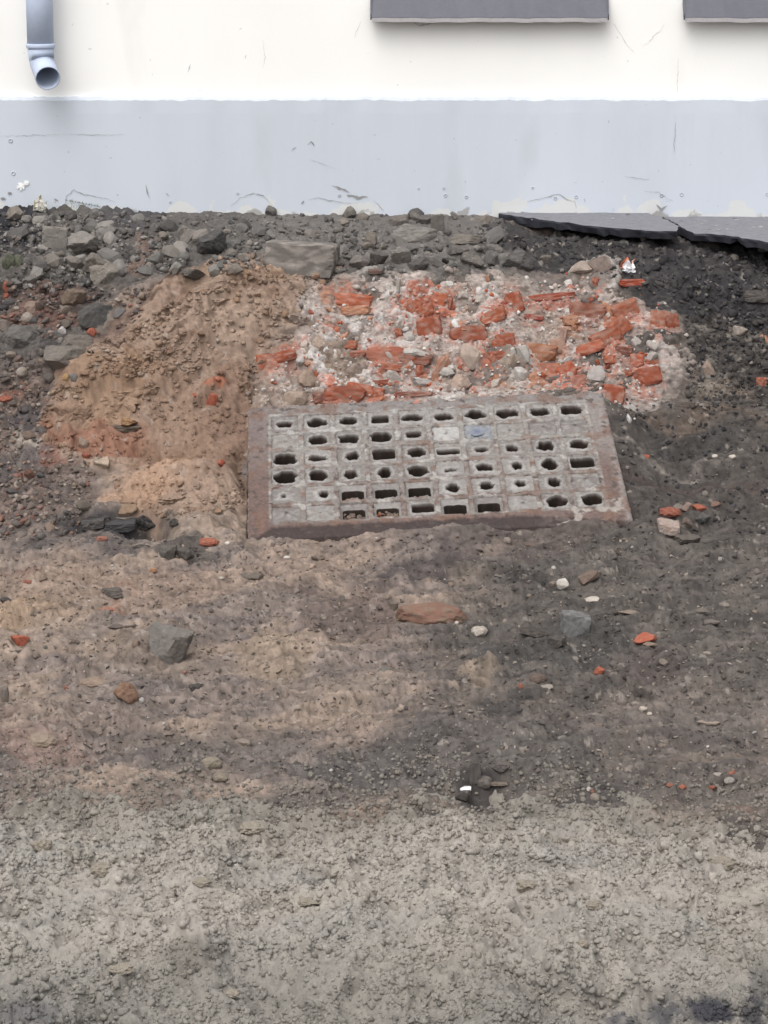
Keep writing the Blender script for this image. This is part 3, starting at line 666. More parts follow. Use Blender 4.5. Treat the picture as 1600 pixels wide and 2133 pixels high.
# metal sills: sloping sheet with a folded lip and turned-up ends
def sill(xa, xb):
    y0 = -.065
    zt = float(at_y(900, 36, y0)[2]); zb = float(at_y(900, 46, y0)[2])
    N = 24; V = []; f = []
    for k in range(N + 1):
        x = xa + (xb - xa) * k / N; wz = .0015 * math.sin(k * 1.9) + .001 * math.sin(k * .7)
        V += [(x, .02, zt + .1), (x, y0 + .004, zt + wz), (x, y0, zt - .002 + wz), (x, .02, zt + .094), (x, y0 + .006, zt - .006 + wz)]
    for k in range(N):
        a, b = k * 5, k * 5 + 5
        f += [(a, a + 1, b + 1, b), (a + 3, b + 3, b + 4, a + 4), (a + 1, a + 2, b + 2, b + 1), (a + 2, a + 4, b + 4, b + 2)]
    e = N * 5
    f += [(0, 3, 4, 2, 1), (e, e + 1, e + 2, e + 4, e + 3)]
    o = link('window_sill', mesh_py('window_sill', V, f, M_sill), bld)
    V = []; f = []
    for k in range(N + 1):
        x = xa + .002 + (xb - xa - .004) * k / N; wz = .0015 * math.sin(k * 1.9) + .001 * math.sin(k * .7)
        V += [(x, y0 - .001, zt - .003 + wz), (x, y0 - .005, zb + wz), (x, y0 + .003, zb + wz), (x, y0 + .003, zt - .003 + wz)]
    for k in range(N):
        a, b = k * 4, k * 4 + 4
        for p in range(4): f.append((a + p, a + (p + 1) % 4, b + (p + 1) % 4, b + p))
    f += [(3, 2, 1, 0), (N * 4, N * 4 + 1, N * 4 + 2, N * 4 + 3)]
    link('lip', mesh_py('lip', V, f, M_lip), o)
    for s_, x in ((-1, xa), (1, xb)):
        Vv = []
        for dx in (0, .006 * s_): Vv += [(x + dx, .02, zt + .135), (x + dx, y0 + .01, zt + .012), (x + dx, y0 + .012, zt - .012), (x + dx, .02, zt + .08)]
        link('end_cap', mesh_py('end_cap', Vv, [(0,1,2,3),(7,6,5,4),(0,4,5,1),(1,5,6,2),(2,6,7,3),(3,7,4,0)], M_sill), o)
sx = (wall_x(774, 40, -.1), wall_x(1268, 40, -.1)); sp2 = wall_x(1430, 36, -.1) - sx[0]
for w in wins:
    k = round((w[0] - W1[0]) / pit); sill(sx[0] + k * sp2, sx[1] + k * sp2)
# cracks, scuffs, plugs and bare patches on the render
def crack(pts, wpx, Y, mat=M_grime, name='crack'):
    P = []; pts = [np.array(p, float) for p in pts]
    for a, b in zip(pts[:-1], pts[1:]):
        m = max(2, int(np.linalg.norm(b - a) / 5))
        for k in range(m): P.append(a + (b - a) * k / m + rng.normal(0, .7, 2))
    P.append(pts[-1]); V, f = [], []
    for k, p in enumerate(P):
        d = P[min(k + 1, len(P) - 1)] - P[max(k - 1, 0)]; n_ = np.array([-d[1], d[0]]) / (np.linalg.norm(d) + 1e-6)
        ww = wpx * (.35 + .9 * rng.random()) * min(1, .25 + 1.5 * min(k, len(P) - 1 - k) / len(P))
        for s_ in (-1, 1): V.append(at_y(*(p + n_ * s_ * ww / 2), Y))
    f = [(2 * k, 2 * k + 1, 2 * k + 3, 2 * k + 2) for k in range(len(P) - 1)]
    link(name, mesh_py(name, V, f, mat), bld)
Yw, Yp = -.0012, -.0345
M_hair = rough_mat('hairline', .95, 60, .2, .1, .001, base=S(196,192,188,1.1))
for p, w_ in [([(1278,48),(1293,72),(1306,92),(1322,110)],1.6),([(1338,97),(1352,88),(1364,72),(1378,62),(1384,50)],1.2),([(1413,120),(1412,160),(1411,204)],1.1),([(752,46),(742,66),(738,80)],1.0),([(548,84),(552,120),(548,142)],1.1)]: crack(p, w_, Yw, M_hair)
crack([(397,134),(394,142),(392,150)], 4, Yw, M_plug, 'scuff'); crack([(862,46),(875,54),(890,50),(904,46)], 3, Yw, M_plug, 'scuff'); crack([(513,114),(511,123)], 2, Yw, M_plug, 'scuff')
for p, w_ in [([(1407,256),(1407,282),(1404,300),(1405,318)],1.6),([(1300,368),(1320,369),(1336,373),(1354,372)],1.2),([(480,430),(500,412),(528,402),(548,408),(572,432)],1.8),([(136,436),(138,408),(154,396),(176,405),(215,412),(240,420)],1.6),
              ([(1097,420),(1117,416),(1133,413),(1152,406),(1166,405),(1182,415),(1198,420),(1201,434)],1.7),([(640,416),(662,413),(690,418),(722,423),(746,424)],1.5),([(0,284),(130,280)],1.0),([(130,279),(200,281),(262,280)],1.0),([(1340,398),(1372,400),(1402,420)],1.2),([(780,418),(792,430),(800,440)],1.3)]: crack(p, w_, Yp)
for p, w_ in [([(690,386),(712,393),(728,401)],5),([(722,406),(744,411),(766,410)],7),([(304,385),(306,400),(311,412)],4),([(607,313),(617,306)],3),([(641,300),(648,295),(655,304)],4),([(629,425),(633,418)],5),([(345,402),(352,408)],4),([(1368,425),(1378,436),(1390,428)],5),([(112,414),(122,418)],5),([(640,330),(700,352)],.8)]: crack(p, w_, Yp, M_grime, 'scuff')
def disc(px, py, rpx, name='wall_plug', mat=M_plug, Y=-.03):
    c = at_y(px, py, Y); r = rpx * 10.5 / F; V, f = [], []
    for yy, k in ((0.0, 1), (-.002, 1), (-.0035, .7), (-.001, .35)):
        for a in range(14): V.append((c[0] + r * k * math.cos(a * 6.283 / 14), Y + yy, c[2] + r * k * math.sin(a * 6.283 / 14)))
    for j in range(3):
        for a in range(14): f.append((j * 14 + a, j * 14 + (a + 1) % 14, j * 14 + 14 + (a + 1) % 14, j * 14 + 14 + a))
    f.append(tuple(42 + a for a in range(14)))
    link(name, mesh_py(name, V, f, mat), bld)
for p in [(22,293,5),(28,361,4.5),(495,403,3),(928,407,4),(972,410,4),(1157,413,4),(1200,410,4),(1378,407,4),(1420,405,4.5),(1110,391,2.5),(1598,405,4),(707,407,3.5),(355,421,3),(872,393,2.5),(925,392,3)]: disc(*p)
def patch(px, py, rx, ry, Y, mat, name, spikes=.5):
    V = [at_y(px, py, Y - .002)]; n = 26
    for a in range(n):
        t = a * 6.283 / n; k = 1 - spikes * rng.random() * (a % 2)
        V.append(at_y(px + rx * k * math.cos(t), py + ry * k * math.sin(t), Y - .0008))
    link(name, mesh_py(name, V, [(0, 1 + (a + 1) % n, 1 + a) for a in range(n)], mat), bld)
patch(44, 388, 10, 9, Yp, M_white, 'bare_patch', .6); patch(55, 381, 6, 6, Yp - .001, M_white, 'bare_patch', .6); patch(20, 402, 5, 3, Yp, M_grime, 'bare_patch'); patch(6, 413, 6, 3, Yp, M_grime, 'bare_patch')

# ------------------------------------------------------------------ downpipe
def tube(path, rad, name, mat, parent, inner=.9, n=32, capend=True):
    path = [np.array(p, float) for p in path]; V, f = [], []; N = len(path)
    rad = rad if hasattr(rad, '__len__') else [rad] * N
    def ring(k, sc):
        t = path[min(k + 1, N - 1)] - path[max(k - 1, 0)]; t /= np.linalg.norm(t)
        a = np.array([1.0, 0, 0]); a = a - t * (a @ t); a /= np.linalg.norm(a); b = np.cross(t, a)
        return [tuple(path[k] + rad[k] * sc * (math.cos(q * 6.2831853 / n) * a + math.sin(q * 6.2831853 / n) * b)) for q in range(n)]
    for k in range(N): V += ring(k, 1.0)
    for k in range(N - 1, -1, -1): V += ring(k, inner)
    R = 2 * N
    for k in range(R - 1):
        for q in range(n): f.append((k * n + q, k * n + (q + 1) % n, (k + 1) * n + (q + 1) % n, (k + 1) * n + q))
    for q in range(n): f.append(((R - 1) * n + q, (R - 1) * n + (q + 1) % n, (q + 1) % n, q))
    return link(name, mesh_py(name, V, f, mat, smooth=True), parent)
YD = -.095
dp = tag(empty('downpipe', (0, 0, 0)), 'pale grey round rainwater downpipe with open elbow at upper left', 'downpipe')
pt = at_y(82, 0, YD); pc = at_y(84.5, 95, YD)
rp = 27.3 * 10.4 / F
tube([(pt[0], YD, 3.5), (pt[0], YD, 2.0), (pt[0], YD, pt[2]), (pc[0], YD, pc[2])], rp, 'pipe', M_zinc, dp, .95)
tube([(pc[0], YD, pc[2] + .010), (pc[0], YD, pc[2] + .006), (pc[0], YD, pc[2] - .006), (pc[0], YD, pc[2] - .010)], [rp * 1.03, rp * 1.09, rp * 1.09, rp * 1.03], 'collar', M_zinc, dp, .9)
tube([(pc[0], YD, pc[2] - .012), (pc[0] + .002, YD, pc[2] - .055), (pc[0] + .004, YD, pc[2] - .062), (pc[0] + .006, YD - .006, pc[2] - .075), (pc[0] + .022, YD - .045, pc[2] - .102), (pc[0] + .033, YD - .078, pc[2] - .120), (pc[0] + .041, YD - .105, pc[2] - .130)],
     [rp * 1.0, rp * .96, rp * .94, rp * .94, rp * .92, rp * .92, rp * .93], 'elbow', M_zinc, dp, .93)
for z in (pt[2] + .35, pt[2] + 1.6):
    boxes('bracket', [(pt[0] - .012, pt[0] + .012, YD + rp - .004, 0, z - .012, z + .012), (pt[0] - rp - .006, pt[0] + rp + .006, YD + rp - .02, YD + rp - .005, z - .012, z + .012)], M_zinc, dp)

# ------------------------------------------------------------------ broken pavement slabs at the wall foot
def slab(name, poly, z, th, label, tilt=0.0, top=S(144,144,150), side=S(66,67,75)):
    P = []
    for (px, py, dz) in poly:
        p = at_z(px, py, z + dz); P.append(p)
    # resample the outline, rough edge
    Q = []
    for a, b in zip(P, P[1:] + P[:1]):
        m = max(1, int(np.linalg.norm(b - a) / .03))
        for k in range(m): Q.append(a + (b - a) * k / m + rng.normal(0, .004, 3) * np.array([1, 1, .3]))
    n = len(Q); V = [q + np.array([0, 0, 0]) for q in Q] + [q + np.array([0, .004, -.004]) * 0 - np.array([0, .006 * 0 + rng.normal(0, .003), .008]) for q in Q] + [q - np.array([0, rng.normal(0, .004) - .012, th * (1 + .12 * rng.normal())]) for q in Q]
    cen = np.mean(Q, 0)
    f = [tuple(range(n))] + [tuple(2 * n + k for k in range(n - 1, -1, -1))]
    for j in range(2):
        for k in range(n): f.append((j * n + k, (j + 1) * n + k, (j + 1) * n + (k + 1) % n, j * n + (k + 1) % n))
    # separate colours need separate vertices for the rim
    V2 = V + [v for v in V[:n]]; f[0] = tuple(3 * n + k for k in range(n))
    V2 = [v - cen for v in V2]
    cols = np.array([side * (1 + .15 * rng.normal()) for _ in range(3 * n)] + [top] * n)
    o = link(name, mesh_py(name, V2, f, M_asph, False, cols)); o.location = cen
    tag(o, label, 'pavement slab'); return o
slab('asphalt_slab', [(1066,432,0),(1039,445,0),(1100,453,0),(1150,460,0),(1230,470,0),(1300,477,0),(1360,481,.0),(1409,482,0),(1414,470,0),(1388,458,.0),(1348,442,0),(1300,436,0),(1200,432,0)], .012, .034, 'long grey asphalt slab with dark broken front edge against the plinth, left of the crack')
slab('asphalt_slab', [(1352,439,0),(1396,458,0),(1424,476,0),(1448,486,0),(1500,489,0),(1560,497,0),(1604,506,0),(1700,520,0),(1800,540,0),(1900,555,0),(1900,439,0),(1600,438,0)], -.006, .034, 'grey asphalt slab speckled with plaster at right picture edge')
stone('asphalt_flake', 1502, 481, 84, 15, 'flat', S(140,134,130), 'thin tan-grey flake lying on the right asphalt slab', 'fragment', c2=S(120,116,114), deep=.5, sink=-.15)
stone('asphalt_flake', 1424, 478, 30, 26, 'flat', S(120,118,120), 'small tilted grey shard in the crack between the two asphalt slabs', 'fragment', tilt=30, sink=.2)
for (ua, ub, va, vb, zz_, nn_, lb_) in [(1080,1340,438,462,.012,24,'pale plaster crumbs on the long asphalt slab left of the crack'), (1440,1600,440,482,-.006,60,'pale plaster crumbs on the right asphalt slab')]:
    Vs, Fs, Cs = [], [], []
    for k in range(nn_):
        p_ = at_z(rng.uniform(ua, ub), rng.uniform(va, vb), zz_); V, Fc = rock_np('rock', 0, 6000 + k % 9); sz = rng.uniform(.004, .012) if rng.random() < .75 else rng.uniform(.012, .024)
        Fs.append(Fc + 12 * k); Vs.append(V * np.array([sz, sz, sz * .4]) / 2 + p_ + np.array([0, 0, sz * .1])); Cs.append(rock_color(V, S(*[(186,184,181),(164,161,159),(148,146,144)][k % 3]), k))
    tag(link('plaster_crumbs', mesh_np('plaster_crumbs', np.concatenate(Vs), np.concatenate(Fs), np.concatenate(Cs), M_stone, False)), lb_, 'crumbs', kind='stuff')

# ------------------------------------------------------------------ the old iron panel with its rows of glass prisms
grate = tag(empty('pavement_light', tuple(g3(GW / 2, GH / 2, 0))), 'old rusted iron pavement grid with broken glass blocks lying on the bank below the masonry', 'pavement light')
GC = np.array(g3(GW / 2, GH / 2, 0))
A0, DA, B0, DB = .142, .1243, .135, .1285
HA, HB = .0525, .0535
ST = .005
na, nb = int(GW / ST), int(GH / ST)
a = np.linspace(0, GW, na + 1); b = np.linspace(0, GH, nb + 1); Ag, Bg = np.meshgrid(a, b)
jit = .0012
Aj = Ag + jit * gnoise(Ag * 60, Bg * 60, 501) * 1.4; Bj = Bg + jit * gnoise(Ag * 60 + 40, Bg * 60, 502) * 1.4
oed = np.minimum(np.minimum(Ag, GW - Ag), np.minimum(Bg, GH - Bg))
Aj = np.where(Ag < .003, Ag + .004 * fbm(Bg * 14, Ag * 0, 3, 503), Aj)
ci = np.round((Ag - A0) / DA); ri = np.round((Bg - B0) / DB)
inside = (ci >= 0) & (ci <= 9) & (ri >= 0) & (ri <= 5)
da_, db_ = Ag - (A0 + np.clip(ci, 0, 9) * DA), Bg - (B0 + np.clip(ri, 0, 5) * DB)
band = (Ag > A0 - .066) & (Ag < A0 + 9 * DA + .066) & (Bg > B0 - .066) & (Bg < B0 + 5 * DB + .063)
rag = fbm(Ag * 18, Bg * 18, 4, 505); rag2 = fbm(Ag * 5, Bg * 5, 3, 506)
low = sstep(0, .006, Bg - (GH - .072 + .012 * rag + .02 * sstep(.95, 1.15, Ag) + .05 * sstep(1.15, 1.3, Ag) + .06 * sstep(.06, .0, Ag - .03))) # bare flange along the foot
hgt = .0025 * fbm(Ag * 40, Bg * 40, 3, 507) + .002 * rag + .004 * sstep(.0, .5, rag2 + .3 * rag) * (1 - low) - .006 * low * 1.0
hgt = hgt - .004 * sstep(.006, .0, oed)
l_, li = cells(Ag / .018, Bg / .018, 511); hgt = hgt + .003 * l_ * (li > .6) * (1 - low)
Vt = g3(Aj, Bj, hgt) - GC
op = np.full(Ag.shape, False)
am, bm = (Ag[:-1, :-1] + Ag[1:, 1:]) / 2, (Bg[:-1, :-1] + Bg[1:, 1:]) / 2
cim = np.round((am - A0) / DA); rim = np.round((bm - B0) / DB)
okc = (cim >= 0) & (cim <= 9) & (rim >= 0) & (rim <= 5)
dx_, dy_ = np.abs(am - (A0 + cim * DA)), np.abs(bm - (B0 + rim * DB))
rr_ = .003 * gnoise(am * 60, bm * 60, 515)
opening = okc & (dx_ < HA + rr_) & (dy_ < HB + rr_) & (dx_ + dy_ < HA + HB - .006 + rr_)
ncol = na + 1; idx = np.arange((nb + 1) * ncol, dtype=np.int32).reshape(nb + 1, ncol)
q = np.stack([idx[:-1, :-1], idx[1:, :-1], idx[1:, 1:], idx[:-1, 1:]], -1)
kf = ~opening
faces = [q[kf]]
# walls: every edge between metal and opening, and the outer rim
Vlow = g3(Aj, Bj, -.042) - GC
off = (nb + 1) * ncol
pad = np.pad(kf, 1, constant_values=False)
up, dn_, lf, rt_ = pad[:-2, 1:-1], pad[2:, 1:-1], pad[1:-1, :-2], pad[1:-1, 2:]
def wall_faces(i0, i1): return np.stack([i0, i0 + off, i1 + off, i1], -1)
for m_, e0, e1 in ((kf & ~up, q[..., 3], q[..., 0]), (kf & ~dn_, q[..., 1], q[..., 2]), (kf & ~lf, q[..., 0], q[..., 1]), (kf & ~rt_, q[..., 2], q[..., 3])):
    faces.append(wall_faces(e0[m_], e1[m_]))
cg = np.zeros(Ag.shape + (3,)); cg[:] = S(148,140,136)
def putg(m, c):
    global cg
    m = np.clip(m, 0, 1)[..., None]; cg = cg * (1 - m) + np.asarray(c) * m
putg(.9 * (1 - band) * sstep(.05, -.02, Ag - .06 + .02 * rag), S(126,112,109))
putg(.6 * sstep(-.2, .4, rag), S(132,120,116)); putg(.8 * band, S(154,149,145)); putg(.7 * band * sstep(-.05, .4, fbm(Ag * 26, Bg * 26, 3, 521)), S(160,158,155)); putg(.6 * band * sstep(.15, .45, fbm(Ag * 40, Bg * 40, 3, 523)), S(186,183,179))
putg(.8 * sstep(.1, -.05, Bg - .04 + .03 * rag) * (Ag > .12), S(142,138,136)); putg(.4 * sstep(.2, .5, rag2 + .3 * rag) , S(122,106,100))
putg(.85 * sstep(.03, .0, Ag - .085 + .02 * rag) * sstep(.4, .8, Bg), S(116,94,88)); putg(.9 * sstep(.02, -.01, .03 - (GW - Ag - .05) + .02 * rag - .05) * sstep(.3, .6, Bg), S(118,98,92))
putg(.3 * sstep(.35, .6, fbm(Ag * 30 + 3, Bg * 30, 3, 525)) , S(142,112,96))
putg(.5 * band * sstep(.0, .4, fbm(Ag * 9, Bg * 9, 3, 526)), S(126,108,99))
putg(low * .97, S(72,60,58)); putg(low * .6 * sstep(.0, .5, rag) * (Ag > .5), S(66,61,62)); putg(low * .8 * sstep(1.0, 1.25, Ag) * sstep(-.1, .3, rag), S(136,122,114))
putg(.9 * (Bg > .78) * (Ag > 1.12) * sstep(.0, .4, fbm(Ag * 16, Bg * 16, 3, 527)), S(176,168,160))
putg(.8 * sstep(.005, .0, np.minimum(oed, GH * 0 + oed)) * (Bg < GH - .01) * sstep(.0, .4, fbm(Ag * 50, Bg * 50, 2, 529)), S(178,170,164))
putg(.8 * ((l_ > .3) & (li > .88)), S(92,80,76))
putg(.5 * band * (1 - low) * sstep(-.5, .1, fbm(Ag * 22, Bg * 22, 3, 533)), S(160,156,151))
putg(.6 * band * (1 - low) * sstep(.22, .5, fbm(Ag * 13, Bg * 17, 4, 535)), S(194,191,186)); putg(.55 * (1 - low) * sstep(.25, .5, fbm(Ag * 11 + 5, Bg * 11, 4, 537)), S(128,98,82))
cg = cg * (1 + .15 * fbm(Ag * 90, Bg * 90, 2, 531))[..., None]
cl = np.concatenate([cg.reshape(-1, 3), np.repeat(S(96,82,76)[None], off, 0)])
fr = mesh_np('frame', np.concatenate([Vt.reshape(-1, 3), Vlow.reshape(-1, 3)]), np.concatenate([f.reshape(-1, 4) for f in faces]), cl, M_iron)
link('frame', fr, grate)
# cells: (kind, width, height, dx, dy); o = broken hole, x = still filled, e = empty, r = square-edged hole, u = rubble close below
CELLS = [
 [('o',.5,.36,0,.05),('o',.66,.42,.0,.02),('o',.62,.38,.05,0),('r',.55,.4,0,0),('o',.68,.34,.05,.0),('o',.58,.42,0,.05),('o',.62,.48,0,0),('o',.74,.46,.02,.02),('o',.66,.44,.02,.05),('o',.76,.5,.0,.0)],
 [('x',0,0,0,0),('o',.55,.48,.05,.1),('o',.66,.5,.0,.1),('o',.7,.5,.0,.0),('o',.5,.36,.0,-.1),('x',1,0,0,0),('x',2,0,0,0),('x',0,0,0,0),('x',3,0,0,0),('x',3,0,0,0)],
 [('o',.74,.62,.0,.1),('s',.6,.3,.0,.15),('o',.4,.42,.15,0),('r',.7,.52,.05,.05),('o',.58,.44,.08,.05),('r',.72,.28,.0,.2),('o',.42,.24,.05,.1),('o',.38,.38,-.08,.1),('o',.52,.46,.0,.0),('o',.6,.44,.05,.0)],
 [('o',.7,.6,.0,.05),('o',.56,.5,-.02,.05),('o',.4,.4,-.06,.12),('o',.42,.46,.02,.05),('o',.62,.52,.06,0),('o',.36,.2,.0,.22),('o',.46,.4,.12,.05),('o',.28,.38,.08,.0),('o',.48,.56,.05,0),('r',.76,.48,.05,.1)],
 [('o',.13,.16,-.15,0),('s',.3,.3,.32,.05),('e',0,0,0,0),('e',0,0,0,0),('e',0,0,0,0),('o',.4,.4,-.02,.1),('o',.46,.36,.06,.05),('o',.3,.3,.08,-.08),('o',.38,.4,.1,-.05),('x',3,0,0,0)],
 [('x',3,0,0,0),('x',0,0,0,0),('u',0,0,0,0),('u',0,0,0,0),('r',.68,.4,.1,.1),('e',0,0,0,0),('e',0,0,0,0),('x',0,0,0,0),('o',.66,.5,.05,.05),('o',.64,.52,.15,.0)]]
GCOL = [S(150,145,141), S(186,184,181), S(138,144,152), S(132,126,122)]
def cell_part(r, c, spec):
    kind, w, h, dx, dy = spec
    ca, cb = A0 + c * DA, B0 + r * DB; seed = 900 + r * 10 + c; rr = np.random.default_rng(seed)
    n = 40; th = np.linspace(0, 2 * np.pi, n, endpoint=False)
    ct, st = np.cos(th), np.sin(th)
    sq = 1 / np.maximum(np.maximum(np.abs(ct), np.abs(st)), .56 * (np.abs(ct) + np.abs(st)))
    oa, ob = ct * sq * (HA + .006), st * sq * (HB + .006)
    if kind in 'eu':
        ia, ib = ct * np.minimum(sq, 1.35) * HA * .80, st * np.minimum(sq, 1.35) * HB * .66 + .006
        rings = [(1.0, -.004), (.6, -.009), (.3, -.013), (0.0, -.015)]
    elif kind == 'x':
        ia, ib = ct * .0015, st * .0015
        rings = [(1.0, -.004), (.8, -.006), (.62, -.006), (.42, -.004), (.2, -.002), (0.0, -.001)]
    else:
        wob = 1 + .28 * gnoise(ct * 1.3 + seed * 3.1, st * 1.6, seed) + .08 * gnoise(ct * 3 + seed, st * 3, seed + 1) + .008 * rr.normal(0, 1, n)
        shp = np.minimum(sq, 1.35) if kind == 'r' else np.minimum(sq, 1.04)
        if kind == 'r': wob = 1 + .25 * (wob - 1)
        ia = ct * shp * wob * w * .061 + dx * HA; ib = st * shp * wob * h * .076 + dy * HB * .6
        ia = np.clip(ia, -.047, .047); ib = np.clip(ib, -.046, .046)
        rings = [(1.0, -.001), (.72, -.003), (.45, -.004), (.22, -.002), (.07, .001), (0.0, -.004)]
    V, cl, f = [], [], []
    basec = GCOL[int(w)] if kind == 'x' else GCOL[rr.choice([0, 0, 3, 3, 0])]
    R = 0
    def add(ra, rb, z, colr):
        nonlocal R
        zz = z + .0022 * fbm((ra + ca) * 60, (rb + cb) * 60, 3, 541)
        V.extend(g3(ca + ra, cb + rb, zz) - GC)
        nn = fbm((ra + ca) * 50, (rb + cb) * 50, 3, 543)
        m = sstep(.0, .45, nn)[:, None]; m2 = sstep(.1, .5, fbm((ra + ca) * 35 + 9, (rb + cb) * 35, 3, 545))[:, None]
        if z < -.01: m = m * 0; m2 = m2 * .4
        k = colr * (1 - .5 * m) + S(178,175,171) * .5 * m; k = k * (1 - .5 * m2) + S(122,108,102) * .5 * m2
        cl.extend(k); R += 1
    dome = .010 if (kind == 'x' and w == 3) else .0
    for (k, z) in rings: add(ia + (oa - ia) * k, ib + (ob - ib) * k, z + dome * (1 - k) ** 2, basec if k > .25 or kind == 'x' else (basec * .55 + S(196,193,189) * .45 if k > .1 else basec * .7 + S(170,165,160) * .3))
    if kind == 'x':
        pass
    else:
        add(ia * .99, ib * .99, -.016, S(96,82,74)); add(ia * 1.0, ib * 1.0, -.022, S(72,60,53)); add(ia * 1.02, ib * 1.02, -.06, S(64,54,48))  # hole walls get darker with depth, recess shade painted into their colour
    for j in range(R - 1):
        for k in range(n): f.append((j * n + k, (j + 1) * n + k, (j + 1) * n + (k + 1) % n, j * n + (k + 1) % n))
    if kind == 'x': f.append(tuple((R - 1) * n + k for k in range(n)))
    if kind in 'eu': nm = 'empty_cell_rim'
    else: nm = 'glass_block'
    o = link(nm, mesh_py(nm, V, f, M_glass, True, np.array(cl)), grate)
    if kind == 'x' and w == 2:      # the one block that still shows blue glass
        o['label'] = 'block with a disc of blue glass left in it'
        Vb = [g3(ca - .004, cb + .004, .0035) - GC]; cb_ = [S(108,116,142)]
        for k in range(20):
            t = k * 6.283 / 20; rr0 = 1 + .08 * math.sin(3 * t + 1)
            Vb.append(g3(ca - .004 + .026 * rr0 * math.cos(t), cb + .004 + .030 * rr0 * math.sin(t), .0015) - GC); cb_.append(S(140,146,156))
        link('blue_glass', mesh_py('blue_glass', Vb, [(0, 1 + k, 1 + (k + 1) % 20) for k in range(20)], M_glass, True, np.array(cb_)), o)
for r in range(6):
    for c in range(10): cell_part(r, c, CELLS[r][c])

# ------------------------------------------------------------------ bricks and pieces set in the masonry (parts of it)
def brick(px, py, w, h, col, kind='box', roll=0, turn=0, tilt=-14, c2=S(186,160,146), amt=.35, name='brick', lift=.012, lvl=2, deep=None):
    SEED[0] += 1; sd_ = SEED[0]
    P = surf(px, py); 
    if np.isnan(P[0]): return
    mpp = ((P - CAM) @ FW) / F
    W, Hh = w * mpp, h * mpp
    V, Fc = rock_np(kind, lvl, sd_, .05)
    cl = rock_color(V * np.array([W, W * .7, Hh]) / W * 1.4, np.asarray(col) * .85, sd_, c2 * .85, amt + .15, 2.6)
    W *= 1.3; Hh *= 1.34
    D = deep or max(.06, min(.12, W * .8))
    V = (V * np.array([W, D, Hh * 1.05]) / 2) @ (rotz(math.radians(turn)) @ rotx(math.radians(tilt)) @ roty(math.radians(roll))).T
    o = link(name, mesh_np(name, V, Fc, cl, M_brick, False), masonry)
    o.location = P + np.array([0, D * .5 - lift - .012, lift * .3]) - MCn
    return o
for t in BRICKS:
    brick(t[0], t[1], t[2], t[3], t[4], t[5] if t[5] != 'x' else ('box' if t[2] >= 22 else 'rock'), roll=t[6], turn=rng.normal(0, 8), amt=.2 + .35 * rng.random(), lift=-.004 + .008 * rng.random())
for t in [(1078,787,36,30,(214,210,204),'rock'),(1030,803,28,18,(206,196,186),'rock'),(868,738,48,12,(210,206,200),'flat'),(925,730,46,18,(216,212,206),'rock'),(854,703,22,16,(206,200,194),'rock'),(930,776,30,14,(218,214,208),'rock'),(943,768,14,12,(222,218,212),'pebble'),(965,618,18,14,(212,204,196),'rock'),
          (1000,622,26,16,(206,198,188),'rock'),(980,745,34,40,(196,178,164),'rock'),(955,800,40,26,(200,176,160),'rock'),(745,775,24,26,(206,202,198),'rock'),(820,785,30,18,(208,202,196),'rock'),(880,800,40,14,(210,206,202),'rock'),(828,598,8,26,(206,200,194),'flat'),(835,640,16,12,(196,188,180),'rock'),(740,600,14,10,(210,202,196),'pebble'),
          (1175,705,12,30,(178,140,126),'flat'),(1180,752,16,12,(216,214,212),'rock'),(1358,722,26,16,(206,198,192),'rock'),(1360,745,20,14,(214,208,202),'rock'),(1330,715,24,16,(202,194,188),'rock'),(1240,780,34,24,(204,198,194),'rock'),(1255,690,16,14,(208,204,200),'rock'),(1540,690,24,16,(170,160,150),'rock'),(1478,780,40,30,(172,152,138),'rock'),
          (610,840,50,34,(186,166,150),'rock'),(640,790,34,26,(178,156,138),'rock'),(625,755,16,14,(214,210,206),'pebble'),(940,812,12,30,(200,180,168),'flat'),(1215,562,50,26,(186,170,158),'rock'),(1250,556,44,26,(180,164,154),'rock'),(970,830,40,9,(188,172,160),'box'),(1090,740,20,30,(206,202,196),'flat')]:
    brick(t[0], t[1], t[2], t[3], S(*t[4]), t[5], roll=rng.normal(0, 14), turn=rng.normal(0, 15), c2=S(190,170,158), amt=.35, name='mortar_chunk')
# many smaller pieces: shared meshes
def shared_rocks(tag_, kinds, cols, lvl=1, n=6, mat=M_stone):
    out = []
    for k in range(n):
        V, Fc = rock_np(kinds[k % len(kinds)], lvl, 5000 + k + hash(tag_) % 1 + len(tag_) * 13, .06)
        c = cols[k % len(cols)]
        out.append(mesh_np(tag_, V / 2, Fc, rock_color(V, S(*c), 33 + k, None), mat, False))
    return out
def rand_rot(): return (rng.uniform(0, 6.28), rng.uniform(0, 6.28), rng.uniform(0, 6.28))
def on_stone(u, v):
    r = np.zeros(u.shape, bool)
    for (a_, b_, c_w, d_h) in PLACED: r |= ((u - a_) / (c_w * .5 + 3)) ** 2 + ((v - b_ - 1) / (d_h * .5 + 5)) ** 2 < 1
    return r
def zone_samples(n, box, maskf):
    out_u, out_v = [], []
    while len(out_u) < n:
        u = rng.uniform(box[0], box[2], 4000); v = rng.uniform(box[1], box[3], 4000)
        k = (rng.random(4000) < maskf(u, v) * np.where((u < -40) | (u > 1640), .55, 1)) & ~on_stone(u, v); out_u += list(u[k]); out_v += list(v[k])
    return np.array(out_u[:n]), np.array(out_v[:n])
def in_masonry(u, v): return (1 - .85 * sstep(1300, 1400, u)) * sstep(0, 45, polysd(u + 10 * gnoise(u / 40, v / 40, 3), v, MASON)) * (polysd(u, v, [(515,855),(1255,815),(1325,1090),(510,1130)]) < -6)
def in_panel(u, v, m=-4): return polysd(u, v, [(518,850),(1253,813),(1322,1084),(512,1124)]) > m
mm = shared_rocks('mortar_chunk', ['rock', 'rock', 'flat'], [(214,208,202),(196,180,170),(206,194,186),(220,216,212),(178,158,146),(188,164,150)])
